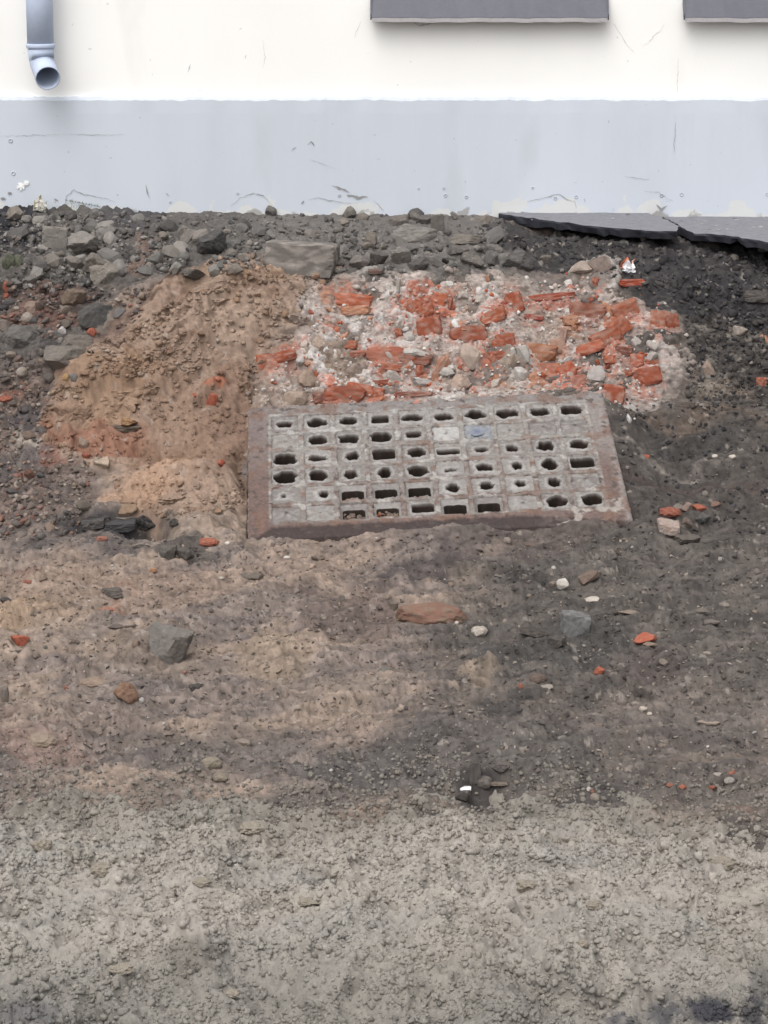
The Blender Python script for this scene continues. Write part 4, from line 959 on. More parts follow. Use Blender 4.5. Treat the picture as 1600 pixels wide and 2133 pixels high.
u, v = zone_samples(85, (510,545,1480,880), in_masonry)
for k in range(len(u)):
    P = surf(u[k], v[k])
    if np.isnan(P[0]): continue
    o = link('mortar_chunk', mm[k % 6], masonry); sz = rng.uniform(9, 20) * 9.4 / F
    o.scale = (sz * rng.uniform(.8, 1.4), sz * rng.uniform(.7, 1.1), sz * rng.uniform(.5, .9)); o.rotation_euler = rand_rot(); o.location = P - MCn + np.array([0, .003, -.002])
mb = shared_rocks('brick_chip', ['rock', 'flat', 'rock'], [(190,108,80),(176,96,70),(200,134,104),(186,114,92),(160,92,76),(204,146,122)], mat=M_brick)
u, v = zone_samples(95, (530,590,1420,860), lambda u, v: in_masonry(u, v) * (.25 + .75 * np.clip(blob(u, v, 890,660,110,60) + blob(u, v, 1300,700,110,90) + blob(u, v, 860,780,180,60) + blob(u, v, 1090,770,90,40), 0, 1)))
for k in range(len(u)):
    P = surf(u[k], v[k])
    if np.isnan(P[0]): continue
    o = link('brick_chip', mb[k % 6], masonry); sz = rng.uniform(7, 17) * 9.4 / F
    o.scale = (sz * rng.uniform(.8, 1.5), sz * rng.uniform(.7, 1.1), sz * rng.uniform(.5, .9)); o.rotation_euler = rand_rot(); o.location = P - MCn + np.array([0, .003, -.002])

# ------------------------------------------------------------------ single stones, bricks and litter, each by its own look
G1, G2, G3, DKG = S(134,130,127), S(118,115,113), S(104,102,101), S(82,81,82)
C = 'concrete chunk'; BF = 'brick fragment'; ST_ = 'stone'
stone('concrete_chunk', 115, 497, 56, 50, 'box', S(146,142,138), 'squarish pale grey flat-faced concrete chunk at far left below the plinth', C, roll=6, deep=.5, c2=G2)
stone('concrete_chunk', 177, 512, 66, 46, 'flat', S(140,137,133), 'pointed pale grey concrete chunk just right of the squarish one', C, tilt=38, roll=-8, c2=G2, deep=.6)
stone('concrete_chunk', 198, 548, 50, 40, 'rock', S(126,121,117), 'rough grey lump below the pointed concrete chunk', C, c2=S(150,142,134))
stone('concrete_chunk', 216, 570, 66, 56, 'rock', S(132,128,122), 'large rough speckled grey chunk with pale lower corner on the left bank', C, c2=S(158,150,142), roll=14)
stone('concrete_chunk', 411, 562, 40, 74, 'flat', S(108,105,101), 'dark elongated chunk leaning into the brown sand top edge', C, roll=-28, tilt=60, deep=.5, c2=G2)
stone('concrete_chunk', 437, 516, 66, 42, 'flat', DKG, 'dark flat chunk overhanging others in the upper bank', C, roll=-14, tilt=20, c2=G3)
stone('concrete_chunk', 396, 497, 44, 34, 'rock', G2, 'grey angular chunk left above the dark flat one', C)
stone('concrete_chunk', 418, 502, 44, 22, 'flat', S(134,130,127), 'thin pale wedge lying on the dark flat chunk', C, roll=-20, tilt=25)
stone('concrete_chunk', 378, 488, 26, 34, 'rock', G2, 'narrow upright grey chunk in the upper left bank', C)
stone('stone', 152, 622, 56, 44, 'rock', S(132,116,104), 'brownish blocky stone above the black angular stone on the left', ST_, c2=S(112,104,98))
stone('stone', 205, 660, 84, 52, 'rock', S(82,82,82), 'large black angular stone on the left bank beside the brown sand', ST_, c2=S(98,96,94))
stone('stone', 249, 654, 28, 26, 'rock', S(112,112,114), 'small smooth grey stone touching the large black angular stone', ST_)
stone('stone', 42, 706, 82, 58, 'pebble', S(104,102,101), 'big rounded dark grey stone at the left picture edge', ST_, c2=S(120,116,112))
stone('stone', 158, 713, 72, 32, 'rock', S(124,118,112), 'long grey stone right of the big rounded dark one', ST_, c2=S(104,98,94))
stone('stone', 135, 748, 92, 54, 'rock', S(116,112,108), 'broad grey mound-shaped stone below the long grey one', ST_, c2=S(132,122,112), sink=.25)
stone('stone', 14, 546, 28, 38, 'pebble', S(92,98,84), 'greenish rounded stone at the left picture edge', ST_)
stone('stone', 36, 545, 22, 30, 'pebble', S(100,106,92), 'smaller greenish stone right beside the other greenish one', ST_)
stone('stone', 155, 787, 20, 20, 'pebble', S(116,116,118), 'small blue-grey pebble at left edge of the brown sand', 'pebble')
stone('stone', 136, 788, 17, 18, 'pebble', S(160,132,98), 'tan pebble left of the blue-grey one', 'pebble')
stone('stone', 127, 690, 22, 17, 'rock', S(206,204,206), 'small white stone above the long grey stone on the left', 'pebble')
stone('stone', 100, 787, 30, 24, 'pebble', S(92,88,86), 'dark round clod left of the tan pebble', ST_)
stone('brick_fragment', 191, 692, 22, 20, 'rock', S(182,88,62), 'small red brick bit below the large black angular stone', BF)
stone('brick_fragment', 11, 598, 18, 24, 'rock', S(168,84,60), 'red brick bit at the left picture edge in grey rubble', BF)
stone('brick_fragment', 14, 616, 14, 12, 'rock', S(186,96,70), 'tiny red brick bit just under the one at the left picture edge', BF)
stone('brick_fragment', 10, 832, 34, 14, 'rock', S(176,88,62), 'flat red brick bit at the left edge below the big rounded stone', BF)
stone('stone', 60, 640, 36, 26, 'rock', S(146,130,120), 'pale pinkish stone at left above the big rounded dark one', ST_)
stone('stone', 8, 680, 26, 30, 'rock', S(120,112,108), 'grey stone cut by the left picture edge beside the rounded one', ST_)
stone('concrete_block', 622, 530, 164, 72, 'box', S(124,120,117), 'large half-buried concrete block with pale right end below the plinth', 'concrete block', c2=S(172,164,156), amt=.7, deep=.6, sink=.36, roll=3, lvl=3, rough=.025)
stone('concrete_chunk', 746, 553, 46, 26, 'flat', S(120,117,115), 'narrow slab piece tilted steeply right of the half-buried block', C, roll=-38, tilt=30)
stone('concrete_chunk', 836, 537, 42, 38, 'box', S(122,119,117), 'square-cornered grey slab piece standing above the masonry', C, roll=-8, tilt=30, deep=.35, c2=S(150,146,142), amt=.25)
stone('concrete_chunk', 862, 492, 96, 34, 'flat', S(126,123,120), 'long flat grey slab piece slanting under the plinth, with split edge', C, roll=6, tilt=18, c2=S(144,140,136), deep=.45)
stone('concrete_chunk', 913, 470, 30, 42, 'box', S(116,114,112), 'upright rounded grey block close under the plinth', C, deep=.5)
stone('concrete_chunk', 828, 462, 46, 24, 'flat', S(120,117,114), 'small flat grey piece above the long slanting slab piece', C, roll=-14)
stone('concrete_chunk', 886, 462, 40, 24, 'rock', S(104,102,102), 'dark grey wedge left of the upright rounded block', C)
stone('concrete_chunk', 966, 500, 74, 20, 'flat', S(140,136,131), 'light-edged flat slab piece left of the black bank', C, deep=.4)
stone('concrete_chunk', 950, 525, 54, 28, 'rock', G3, 'dark angular chunk below the light-edged slab piece', C)
stone('concrete_chunk', 982, 540, 52, 32, 'rock', S(112,110,108), 'grey blunt chunk above the white mortar rubble', C)
stone('concrete_chunk', 908, 548, 46, 24, 'rock', S(96,95,95), 'dark chunk right of the square-cornered slab piece', C)
stone('concrete_chunk', 868, 556, 48, 18, 'flat', S(90,89,90), 'thin dark flat chunk touching the top of the masonry', C, roll=-18, tilt=14)
stone('concrete_chunk', 790, 540, 40, 30, 'rock', S(90,88,88), 'dark rough chunk left of the square-cornered slab piece', C)
stone('brick_fragment', 780, 568, 30, 11, 'box', S(112,90,84), 'dusty brown brick end under the dark rough chunk', BF)
stone('stone', 1080, 546, 72, 48, 'rock', S(94,93,94), 'dark grey pyramid-shaped stone in the black bank', ST_, c2=S(112,110,108))
stone('stone', 1028, 523, 42, 26, 'rock', S(112,110,109), 'grey stone left above the pyramid-shaped one', ST_)
stone('stone', 1138, 541, 28, 22, 'rock', S(110,106,103), 'small grey stone right of the pyramid-shaped one', ST_)
stone('stone', 1578, 622, 60, 34, 'rock', S(92,90,90), 'dark blocky stone at the right picture edge below the slab', ST_)
stone('stone', 1532, 537, 18, 16, 'rock', S(142,138,134), 'small pale stone under the right asphalt slab', 'pebble')
stone('stone', 1590, 520, 26, 14, 'rock', S(124,120,118), 'grey stone at right picture edge touching the slab', ST_)
stone('stone', 1340, 497, 14, 11, 'rock', S(120,116,114), 'small grey stone hanging under the left asphalt slab', 'pebble')
# brown sand and pit
stone('stone', 266, 862, 38, 66, 'flat', S(172,140,108), 'tan leaf-shaped stone standing in the brown sand', ST_, tilt=75, roll=4, deep=.5, c2=S(156,126,98))
stone('stone', 250, 892, 96, 16, 'flat', S(112,102,94), 'dark flat stone under the tan leaf-shaped stone', ST_, deep=.4)
stone('stone', 174, 926, 23, 32, 'rock', S(152,136,124), 'pale pointed stone in the reddish dirt on the left', ST_, roll=10)
stone('stone', 212, 972, 40, 26, 'rock', S(178,164,150), 'pale oblong stone slanting up right on the left slope', ST_, roll=-24)
stone('stone', 200, 960, 18, 16, 'rock', S(150,140,130), 'small grey stone left of the pale oblong stone', 'pebble')
stone('brick_fragment', 176, 950, 20, 14, 'rock', S(172,84,62), 'red brick bit below the pale pointed stone', BF)
stone('brick_fragment', 438, 836, 28, 30, 'rock', S(196,92,58), 'orange-red brick bit sticking out of the brown sand', BF)
stone('brick_fragment', 405, 823, 16, 10, 'rock', S(186,92,66), 'tiny red brick bit left of the orange-red one in brown sand', BF)
stone('brick_fragment', 462, 968, 14, 17, 'flat', S(190,84,56), 'small red chip left of the iron panel', BF, roll=-30, tilt=40)
stone('brick_fragment', 435, 1130, 46, 20, 'pebble', S(178,92,66), 'rounded red brick piece lying left of the panel foot', BF)
stone('stone', 475, 1132, 12, 9, 'pebble', S(216,212,206), 'white pebble right of the rounded red brick piece', 'pebble')
stone('asphalt_chunk', 248, 1097, 72, 25, 'box', S(84,84,86), 'black oblong asphalt chunk beside the dark hole', 'asphalt chunk', roll=-3, c2=S(60,60,63))
stone('asphalt_chunk', 194, 1096, 54, 24, 'box', S(74,74,76), 'black asphalt chunk left of the oblong one by the hole', 'asphalt chunk', roll=-8)
stone('asphalt_chunk', 208, 1080, 52, 18, 'flat', S(62,62,65), 'dark slab piece lying behind the two black chunks', 'asphalt chunk')
stone('asphalt_chunk', 254, 1080, 46, 14, 'flat', S(118,112,108), 'grey-topped slab piece behind the black oblong chunk', 'asphalt chunk')
stone('asphalt_chunk', 306, 1088, 44, 46, 'rock', S(46,46,49), 'black lump in the dark hole on the left', 'asphalt chunk', sink=.35)
stone('asphalt_chunk', 360, 1090, 24, 18, 'rock', S(58,58,60), 'small black lump right of the dark hole', 'asphalt chunk')
stone('stone', 268, 1064, 42, 32, 'rock', S(142,122,104), 'brown block of hardened soil above the hole', ST_)
stone('stone', 348, 1152, 40, 32, 'rock', S(98,96,94), 'dark grey stone right of the hole, left of a pair', ST_)
stone('stone', 385, 1156, 42, 26, 'rock', S(88,86,84), 'dark stone at right of the pair below the hole', ST_)
stone('brick_fragment', 213, 1124, 24, 11, 'flat', S(182,116,98), 'pinkish flake below the black asphalt chunks', BF)
stone('stone', 292, 1140, 40, 10, 'flat', S(64,62,62), 'thin dark plate below the hole', ST_)
stone('asphalt_chunk', 14, 1252, 30, 18, 'rock', S(70,70,74), 'black lump with grey top at left picture edge', 'asphalt chunk')
stone('brick_fragment', 57, 1209, 28, 10, 'flat', S(160,86,68), 'dull red flake near the left picture edge above the black lump', BF)
stone('brick_fragment', 222, 1270, 34, 8, 'flat', S(186,112,86), 'crumbled orange flake on the left trench floor', BF)
stone('stone', 235, 1237, 48, 20, 'flat', S(92,88,86), 'thin dark flake above the crumbled orange flake', ST_)
stone('stone', 256, 1306, 62, 10, 'flat', S(108,100,96), 'long thin grey flake left above the big grey stone', ST_)
stone('stone', 524, 1200, 50, 14, 'flat', S(110,104,98), 'low grey flat stone below the panel left corner', ST_)
stone('stone', 597, 1163, 16, 8, 'pebble', S(206,204,200), 'white pebble below the left part of the panel', 'pebble')
stone('stone', 460, 1204, 12, 8, 'pebble', S(190,184,176), 'pale pebble left of the low grey flat stone', 'pebble')
stone('stone', 318, 1190, 18, 12, 'rock', S(180,140,112), 'small orange-tan stone on the left trench floor', 'pebble')
# trench floor
stone('stone', 352, 1356, 98, 80, 'rock', S(124,120,117), 'big grey angular stone on the left trench floor', ST_, c2=S(98,96,94), sink=.12, lvl=3, deep=.9)
stone('stone', 263, 1449, 52, 46, 'rock', S(132,104,88), 'brown reddish blocky stone below the big grey stone', ST_, c2=S(150,128,112), deep=.7)
stone('brick_fragment', 38, 1337, 40, 26, 'rock', S(198,94,62), 'bright red brick piece at left on a black patch', BF)
stone('stone', 45, 1356, 60, 12, 'flat', S(84,80,80), 'dark flat stone under the bright red brick piece', ST_)
stone('brick_fragment', 136, 1437, 10, 12, 'rock', S(170,104,78), 'tiny reddish bit left of the brown reddish stone', BF)
stone('brick_fragment', 384, 1401, 10, 9, 'rock', S(192,124,110), 'tiny pink bit at the foot of the big grey stone', BF)
stone('stone', 195, 1418, 60, 26, 'pebble', S(146,130,118), 'low brownish dome of a half-buried stone left of the brown one', ST_, sink=.45)
stone('stone', 82, 1540, 66, 34, 'pebble', S(146,134,122), 'smooth pale half-buried stone near the left edge by the sand', ST_, sink=.45)
stone('stone', 412, 1433, 34, 16, 'flat', S(72,70,70), 'small black flake on the left trench floor', ST_)
stone('stone', 282, 1346, 18, 22, 'rock', S(136,122,112), 'small tan stone at left side of the big grey stone', 'pebble')
stone('stone', 8, 1450, 18, 40, 'rock', S(122,116,112), 'grey stone cut off by the left picture edge on the floor', ST_)
stone('stone', 440, 1596, 44, 30, 'pebble', S(146,140,128), 'rounded sandy lump on the upper edge of the sand heap', ST_, mat=M_sand)
stone('stone', 456, 1622, 34, 22, 'pebble', S(140,133,122), 'smaller sandy lump just below the rounded one', ST_, mat=M_sand)
stone('stone', 506, 1548, 32, 14, 'flat', S(150,140,132), 'pale flake left of centre near the sand heap', ST_)
stone('brick_fragment', 898, 1274, 150, 60, 'pebble', S(146,106,90), 'large half-buried red brick lump on the trench floor below the panel', BF, c2=S(122,106,92), amt=.75, sink=.42, roll=6, lvl=3, deep=.55, rough=.05)
stone('stone', 818, 1265, 18, 22, 'rock', S(120,112,106), 'grey stone against left end of the half-buried brick', ST_)
stone('stone', 952, 1299, 9, 9, 'pebble', S(216,214,210), 'white pebble at the foot of the half-buried brick', 'pebble')
stone('stone', 998, 1319, 38, 23, 'pebble', S(172,164,156), 'pale rounded stone right below the half-buried brick', ST_, c2=S(200,194,188))
stone('stone', 1172, 1222, 25, 22, 'rock', S(206,204,200), 'white upright stone, left of two white ones', ST_, roll=-20, deep=.5, sink=.02)
stone('stone', 1233, 1248, 32, 14, 'rock', S(208,202,194), 'white flat-bottomed stone, right of two white ones', ST_)
stone('stone', 1150, 1216, 20, 14, 'rock', S(130,122,116), 'dull grey stone left beside the white upright one', 'pebble')
stone('stone', 1196, 1307, 64, 54, 'box', S(118,119,120), 'dark grey squarish block standing on the right trench floor', ST_, c2=S(134,135,134), roll=5, deep=.55)
stone('stone', 1157, 1338, 42, 30, 'rock', S(84,82,81), 'dark lump at the left foot of the squarish block', ST_)
stone('stone', 1110, 1318, 60, 22, 'rock', S(80,76,74), 'low dark clod left of the squarish block', ST_, sink=.3)
stone('brick_fragment', 1345, 1333, 50, 20, 'rock', S(200,96,64), 'orange-red brick piece right of the dark squarish block', BF, roll=-8)
stone('stone', 1354, 1344, 32, 11, 'flat', S(150,134,122), 'tan flake in front of the orange-red brick piece', ST_)
stone('brick_fragment', 1251, 1398, 24, 16, 'flat', S(196,92,60), 'small orange-red chip below the dark squarish block', BF, tilt=20)
stone('brick_fragment', 1086, 1429, 12, 11, 'rock', S(180,102,76), 'tiny orange bit left of the small orange-red chip', BF)
stone('stone', 1140, 1434, 26, 12, 'rock', S(156,150,144), 'pale flake right of the tiny orange bit', ST_)
stone('stone', 1118, 1414, 44, 30, 'pebble', S(104,92,86), 'brown clod above the pale flake', ST_, sink=.4)
stone('stone', 800, 1398, 30, 19, 'pebble', S(112,110,108), 'smooth grey stone in the middle of the trench floor', ST_)
stone('stone', 1340, 1481, 18, 13, 'pebble', S(196,188,178), 'round whitish pebble on the right trench floor', 'pebble')
stone('stone', 1352, 1486, 12, 8, 'pebble', S(186,178,170), 'smaller whitish pebble touching the round one', 'pebble')
stone('stone', 1478, 1502, 52, 13, 'flat', S(166,154,144), 'long pale flake near the right picture edge', ST_)
stone('stone', 1515, 1259, 18, 11, 'pebble', S(150,144,138), 'grey pebble at right on the dark floor', 'pebble')
stone('stone', 1462, 1273, 26, 12, 'rock', S(126,120,114), 'grey low stone left of that right-hand grey pebble', 'pebble')
stone('stone', 1228, 1208, 44, 20, 'flat', S(118,104,96), 'long brownish clod above the white stones', ST_, roll=-22)
stone('stone', 1310, 1276, 50, 9, 'flat', S(140,130,120), 'thin tan sliver on the dark floor right of the white stones', ST_, roll=4)
stone('stone', 1470, 1364, 20, 11, 'pebble', S(160,154,148), 'pale pebble right of the orange-red brick piece', 'pebble')
stone('stone', 1486, 1296, 34, 12, 'flat', S(126,120,116), 'flat grey stone right side of the dark floor', ST_)
stone('stone', 1384, 1385, 22, 12, 'flat', S(146,138,130), 'small pale sliver below the orange-red brick piece', ST_, roll=20)
# cluster right of the panel
stone('brick_fragment', 1397, 1076, 48, 24, 'pebble', S(176,92,70), 'flat oval red brick piece topping the little pile right of the panel', BF, c2=S(150,110,94), lift=.008)
stone('brick_fragment', 1390, 1103, 50, 32, 'box', S(212,202,192), 'brick piece coated with white mortar at the panel right corner', BF, c2=S(188,112,88), amt=.35, roll=8)
stone('brick_fragment', 1456, 1058, 32, 16, 'rock', S(194,98,70), 'orange brick shard behind the little pile', BF, roll=14)
stone('stone', 1414, 1060, 26, 22, 'rock', S(128,122,117), 'grey stone behind the flat oval red brick piece', ST_)
stone('stone', 1430, 1058, 20, 22, 'rock', S(150,132,124), 'pinkish grey stone left of the orange brick shard', ST_)
stone('stone', 1431, 1090, 26, 22, 'rock', S(108,98,93), 'dull brown pointed stone in the middle of the little pile', ST_)
stone('stone', 1462, 1087, 38, 28, 'rock', S(88,90,92), 'dark blue-grey stone at right of the little pile', ST_)
stone('stone', 1434, 1126, 54, 21, 'flat', S(106,102,98), 'flat oval grey plate in front of the little pile', ST_, deep=1.0)
stone('stone', 1470, 1031, 14, 16, 'pebble', S(126,122,118), 'upright grey pebble above the little pile', 'pebble')
stone('stone', 1490, 1052, 26, 13, 'rock', S(118,96,88), 'reddish brown clod right of the orange brick shard', ST_)
stone('stone', 1056, 1128, 18, 16, 'pebble', S(138,130,124), 'grey pebble just below the panel foot', 'pebble')
stone('stone', 1104, 1133, 32, 10, 'flat', S(112,100,94), 'thin brown flake right of the pebble below the panel', ST_)
stone('stone', 1491, 950, 13, 9, 'pebble', S(214,210,204), 'white pebble, left of two on the pale line right of the panel', 'pebble')
stone('stone', 1526, 951, 15, 10, 'pebble', S(206,200,192), 'white pebble, right of two on the pale line right of the panel', 'pebble')
stone('brick_fragment', 1348, 953, 12, 9, 'rock', S(196,96,66), 'tiny red bit on the pale line right of the panel', BF)
# near the sand
stone('stone', 1497, 1618, 25, 17, 'pebble', S(176,172,168), 'oval pale grey pebble at right above the sand heap', 'pebble')
stone('stone', 1521, 1628, 24, 16, 'pebble', S(150,147,144), 'oval mid-grey pebble touching the pale one at right', 'pebble')
stone('brick_fragment', 1522, 1613, 18, 12, 'rock', S(182,104,80), 'small red bit behind the two oval pebbles', BF)
stone('stone', 1240, 1662, 19, 17, 'pebble', S(162,154,146), 'pale pebble at the sand edge right of centre', 'pebble')
stone('brick_fragment', 1234, 1652, 10, 8, 'rock', S(158,98,82), 'tiny red bit behind the pale pebble at the sand edge', BF)
stone('brick_fragment', 1394, 1636, 16, 9, 'rock', S(170,104,82), 'small crumbled brick bit in a row at right, leftmost', BF)
stone('brick_fragment', 1425, 1640, 18, 10, 'rock', S(190,104,76), 'small crumbled brick bit in a row at right, middle', BF)
stone('brick_fragment', 1484, 1642, 18, 10, 'rock', S(178,94,70), 'small crumbled brick bit beside the dark hole at right', BF)
stone('stone', 985, 1620, 24, 50, 'box', S(98,95,94), 'dark upright lump among black debris at the sand edge', ST_, deep=.6, lift=.008)
stone('stone', 1010, 1636, 34, 26, 'rock', S(104,100,98), 'dark rough lump right of the upright one in black debris', ST_, lift=.008)
stone('stone', 1034, 1630, 40, 13, 'box', S(124,114,106), 'flat brown stick-like piece in the black debris', ST_, lift=.008)
stone('stone', 1046, 1612, 44, 18, 'rock', S(80,77,77), 'black clod behind the stick-like brown piece', ST_, lift=.008)
stone('stone', 964, 1664, 34, 24, 'rock', S(84,81,82), 'black clod below the white shard at the sand edge', ST_, lift=.008)
stone('plaster_shard', 970, 1654, 24, 9, 'flat', S(238,238,238,1.1), 'bright white shard lying in black debris at the sand edge', 'shard', lift=.012, tilt=25)
for (px, py, w, h, lb) in [(520,1726,60,30,'sand clod with hollow beneath, upper middle of the sand heap'),(212,1812,56,34,'largest sand clod on the left of the heap'),(85,1762,46,36,'domed sand clod near the left picture edge'),(420,1838,44,24,'flat sand clod left of centre in the heap'),(640,1880,50,24,'pointed sand clod at the centre of the heap'),(250,2020,56,26,'low sand clod in the lower left of the heap'),(1240,1885,40,26,'sand clod right of centre in the heap'),(1500,1800,70,34,'broad smooth sand clod at right in the heap'),(1215,1965,30,22,'small round sand clod right of the centre'),(1100,1845,50,30,'sand clod between centre and right in the heap'),(480,2070,44,22,'sand clod near the lower edge left of centre')]:
    stone('sand_clod', px, py, w, h, 'pebble' if w != 50 else 'rock', S(160,151,138), lb, 'sand clod', c2=S(150,140,126), mat=M_sand, sink=.35, rough=.2, lvl=3)
for (px, py, w, h, lb) in [(236,818,128,66,'largest hardened brown clod jutting out above the reddish dirt'),(150,862,78,56,'hardened brown clod at the left end of the jutting ones'),(318,800,70,44,'hardened brown clod right of the largest jutting one'),(296,724,74,34,'long brown clod on the crest of the brown sand'),(388,688,56,26,'brown clod high on the ridge of the brown sand'),
        (622,664,52,46,'upright brown clod at the left border of the brick masonry'),(598,700,60,34,'brown clod just below the upright one by the masonry'),(352,1040,64,28,'brown clod at the foot of the brown sand, left of two'),(424,1040,50,28,'brown clod at the foot of the brown sand, right of two'),(272,1046,54,30,'brown clod above the black asphalt chunks'),(232,706,60,30,'brown clod low on the left border of the brown sand'),(450,624,60,22,'flat brown clod near the top of the brown sand'),(560,860,46,30,'brown clod touching the top left corner of the panel')]:
    iu, iv = int((px - MO[0]) / 2), int((py - MO[1]) / 2); cl_ = colmap[iv - 4:iv + 5, iu - 6:iu + 7].mean((0, 1))
    stone('sand_clod', px, py, w, h, 'rock', cl_, lb, 'clod', c2=cl_ * .85, mat=M_sand, sink=.42, rough=.24, lvl=3, deep=.8)
# litter
def sheet_paper(name, px, py, w, h, cols, label, cat, seed):
    r = np.random.default_rng(seed); n = 9; P = surf(px, py + h * .4); mpp = ((P - CAM) @ FW) / F
    V, cl = [], []
    for j in range(n):
        for i_ in range(n):
            x, y = i_ / (n - 1) - .5, j / (n - 1) - .5
            k = 1 - .3 * r.random() * (i_ in (0, n - 1) or j in (0, n - 1))
            V.append((x * w * mpp * k, .012 * math.sin(7 * x + 5 * y + seed) + .006 * r.normal(), (y + .5) * h * mpp * (1 + .3 * math.sin(9 * x + seed))))
            t = (x * .7 - y) + .15 * math.sin(8 * y); cl.append(cols[0] if t > -.25 else cols[1])
    f = [(j * n + i_, j * n + i_ + 1, (j + 1) * n + i_ + 1, (j + 1) * n + i_) for j in range(n - 1) for i_ in range(n - 1)]
    o = link(name, mesh_py(name, V, f, M_paper, False, np.array(cl))); o.location = P + np.array([0, -.025, .006]); o.rotation_euler = (-.35, .15, .2)
    so = o.modifiers.new('thickness', 'SOLIDIFY'); so.thickness = .0012
    tag(o, label, cat)
sheet_paper('foil_wrapper', 1306, 558, 32, 24, [(.72,.72,.74), (.55,.17,.09)], 'crumpled white and orange wrapper on the black bank', 'litter', 3)
sheet_paper('paper_scrap', 80, 430, 30, 26, [(.55,.53,.48), (.42,.38,.26)], 'crumpled pale wrapper scrap at the plinth foot on the left', 'litter', 8)
# moss at the wall foot
V, f = [], []
for k in range(190):
    px = rng.normal(168, 22); py = rng.uniform(412, 446) ; b0 = at_y(px, max(py, 418 + abs(px - 140) * .2), -.036 - .01 * rng.random()); L_ = rng.uniform(.006, .016); an = rng.uniform(-1.2, 1.2)
    o = len(V); tip = b0 + np.array([L_ * math.sin(an), -.006 * rng.random(), L_ * math.cos(an)])
    V += [b0 - np.array([.0012, 0, 0]), b0 + np.array([.0012, 0, 0]), tip]; f.append((o, o + 1, o + 2))
tag(link('moss', mesh_py('moss', V, f, M_moss)), 'thin green moss growing at the plinth foot on the left', 'moss', kind='stuff')

# ------------------------------------------------------------------ repeats: loose pieces scattered by zone
USED = set()
LANDMARKS = [(115,497,'the squarish pale concrete chunk'),(216,570,'the large speckled grey chunk'),(205,660,'the large black angular stone'),(42,706,'the big rounded dark stone'),(437,516,'the dark flat overhanging chunk'),
    (622,527,'the half-buried concrete block'),(862,492,'the long slanting slab piece'),(836,537,'the square-cornered slab piece'),(966,500,'the light-edged slab piece'),(266,862,'the tan leaf-shaped stone'),
    (212,972,'the pale oblong stone on the slope'),(248,1097,'the black oblong asphalt chunk'),(438,836,'the orange-red brick bit in the sand'),(435,1130,'the rounded red brick piece'),(352,1356,'the big grey stone on the floor'),
    (38,1337,'the bright red brick piece'),(263,1449,'the brown blocky stone'),(898,1274,'the half-buried red brick lump'),(1196,1307,'the dark squarish block'),(1345,1333,'the orange-red brick piece on the floor'),
    (1233,1248,'the white flat-bottomed stone'),(1397,1090,'the little pile right of the panel'),(1251,1398,'the small orange-red chip'),(800,1398,'the smooth grey stone mid-floor'),(1340,1481,'the round whitish pebble'),
    (985,1640,'the black debris at the sand edge'),(1497,1618,'the pair of oval pebbles'),(440,1596,'the rounded sandy lump'),(82,1540,'the smooth half-buried pale stone'),(660,1120,'the foot of the iron panel'),(30,950,'the white plaster smear'),
    (640,440,'the plinth foot at centre'),(260,430,'the plinth foot at left'),(60,1000,'the dark rubble at left edge'),(330,690,'the ridge of the brown sand'),(540,610,'the top of the brown sand'),(520,1548,'the pale flake by the sand')]
def colname(c):
    r, g, b = c; m = (r + g + b) / 3; ch = max(c) - min(c)
    tone = 'dark' if m < 105 else 'pale' if m > 145 else 'mid'
    return tone + ('-grey' if ch < 24 else '-brown' if ch < 62 or r - g < 40 else '-red')
def scatter_things(name, n, box, mask, size, kinds, cols, label, cat, group, mat=M_stone, flat=.8, sink=.2):
    ms = shared_rocks(name, kinds, cols, 1, 8, mat)
    kw = {'rock': 'angular', 'flat': 'flat', 'pebble': 'rounded'}; noun = cat
    u, v = zone_samples(n, box, mask)
    for k in range(n):
        P = surf(u[k], v[k])
        if np.isnan(P[0]): continue
        d_ = ((P - CAM) @ FW) / F
        pxs = size[0] + (size[1] - size[0]) * rng.random() ** 2
        sz = pxs * d_; mi = int(rng.integers(8))
        li_ = min(LANDMARKS, key=lambda L_: math.hypot(L_[0] - u[k], (L_[1] - v[k]) * 1.2)); ddx, ddy = u[k] - li_[0], (v[k] - li_[1])
        an = math.degrees(math.atan2(-ddy, ddx)) % 360
        dr = ['right of', 'up right from', 'above', 'up left from', 'left of', 'down left from', 'below', 'down right from'][int(((an + 22.5) % 360) // 45)]
        fr_ = (pxs - size[0]) / (size[1] - size[0]); szw = 'tiny' if fr_ < .12 else 'small' if fr_ < .45 else 'larger'
        near_ = 'just ' if math.hypot(ddx, ddy) < 60 else ''
        lab = f"{szw} {kw[kinds[mi % len(kinds)]]} {colname(cols[mi])} {noun} {near_}{dr} {li_[2]}"
        if lab in USED: continue
        USED.add(lab); label = lab
        o = link(name, ms[mi])
        o.scale = (sz * rng.uniform(.8, 1.35), sz * rng.uniform(.7, 1.1), sz * rng.uniform(.5, 1.0) * flat)
        o.rotation_euler = (rng.normal(0, .45), rng.normal(0, .45), rng.uniform(0, 6.28)); o.location = P + np.array([0, 0, sz * (.28 - sink)])
        tag(o, label, cat, group)
notgrid = lambda u, v: ~in_panel(u, v, -6)
bankmask = lambda u, v: np.clip(((v < 570) & (u < 1040)).astype(float) + (u < 300 - .55 * (v - 480)) * 1.0, 0, 1) * (polysd(u, v, SPILL) < 0) * (polysd(u, v, MASON) < 0) * (v > 446) * (1 - .75 * sstep(500, 470, v) * sstep(230, 320, u))
scatter_things('rubble_stone', 170, (-60,446,1040,600), bankmask, (15,50), ['rock','rock','flat'], [(128,124,120),(142,137,132),(112,109,106),(134,127,120),(150,144,138),(98,95,93),(138,129,120),(122,119,116)], 'small loose grey rubble stone in the bank below the plinth', 'stone', 'rubble stones in the grey bank', flat=.9)
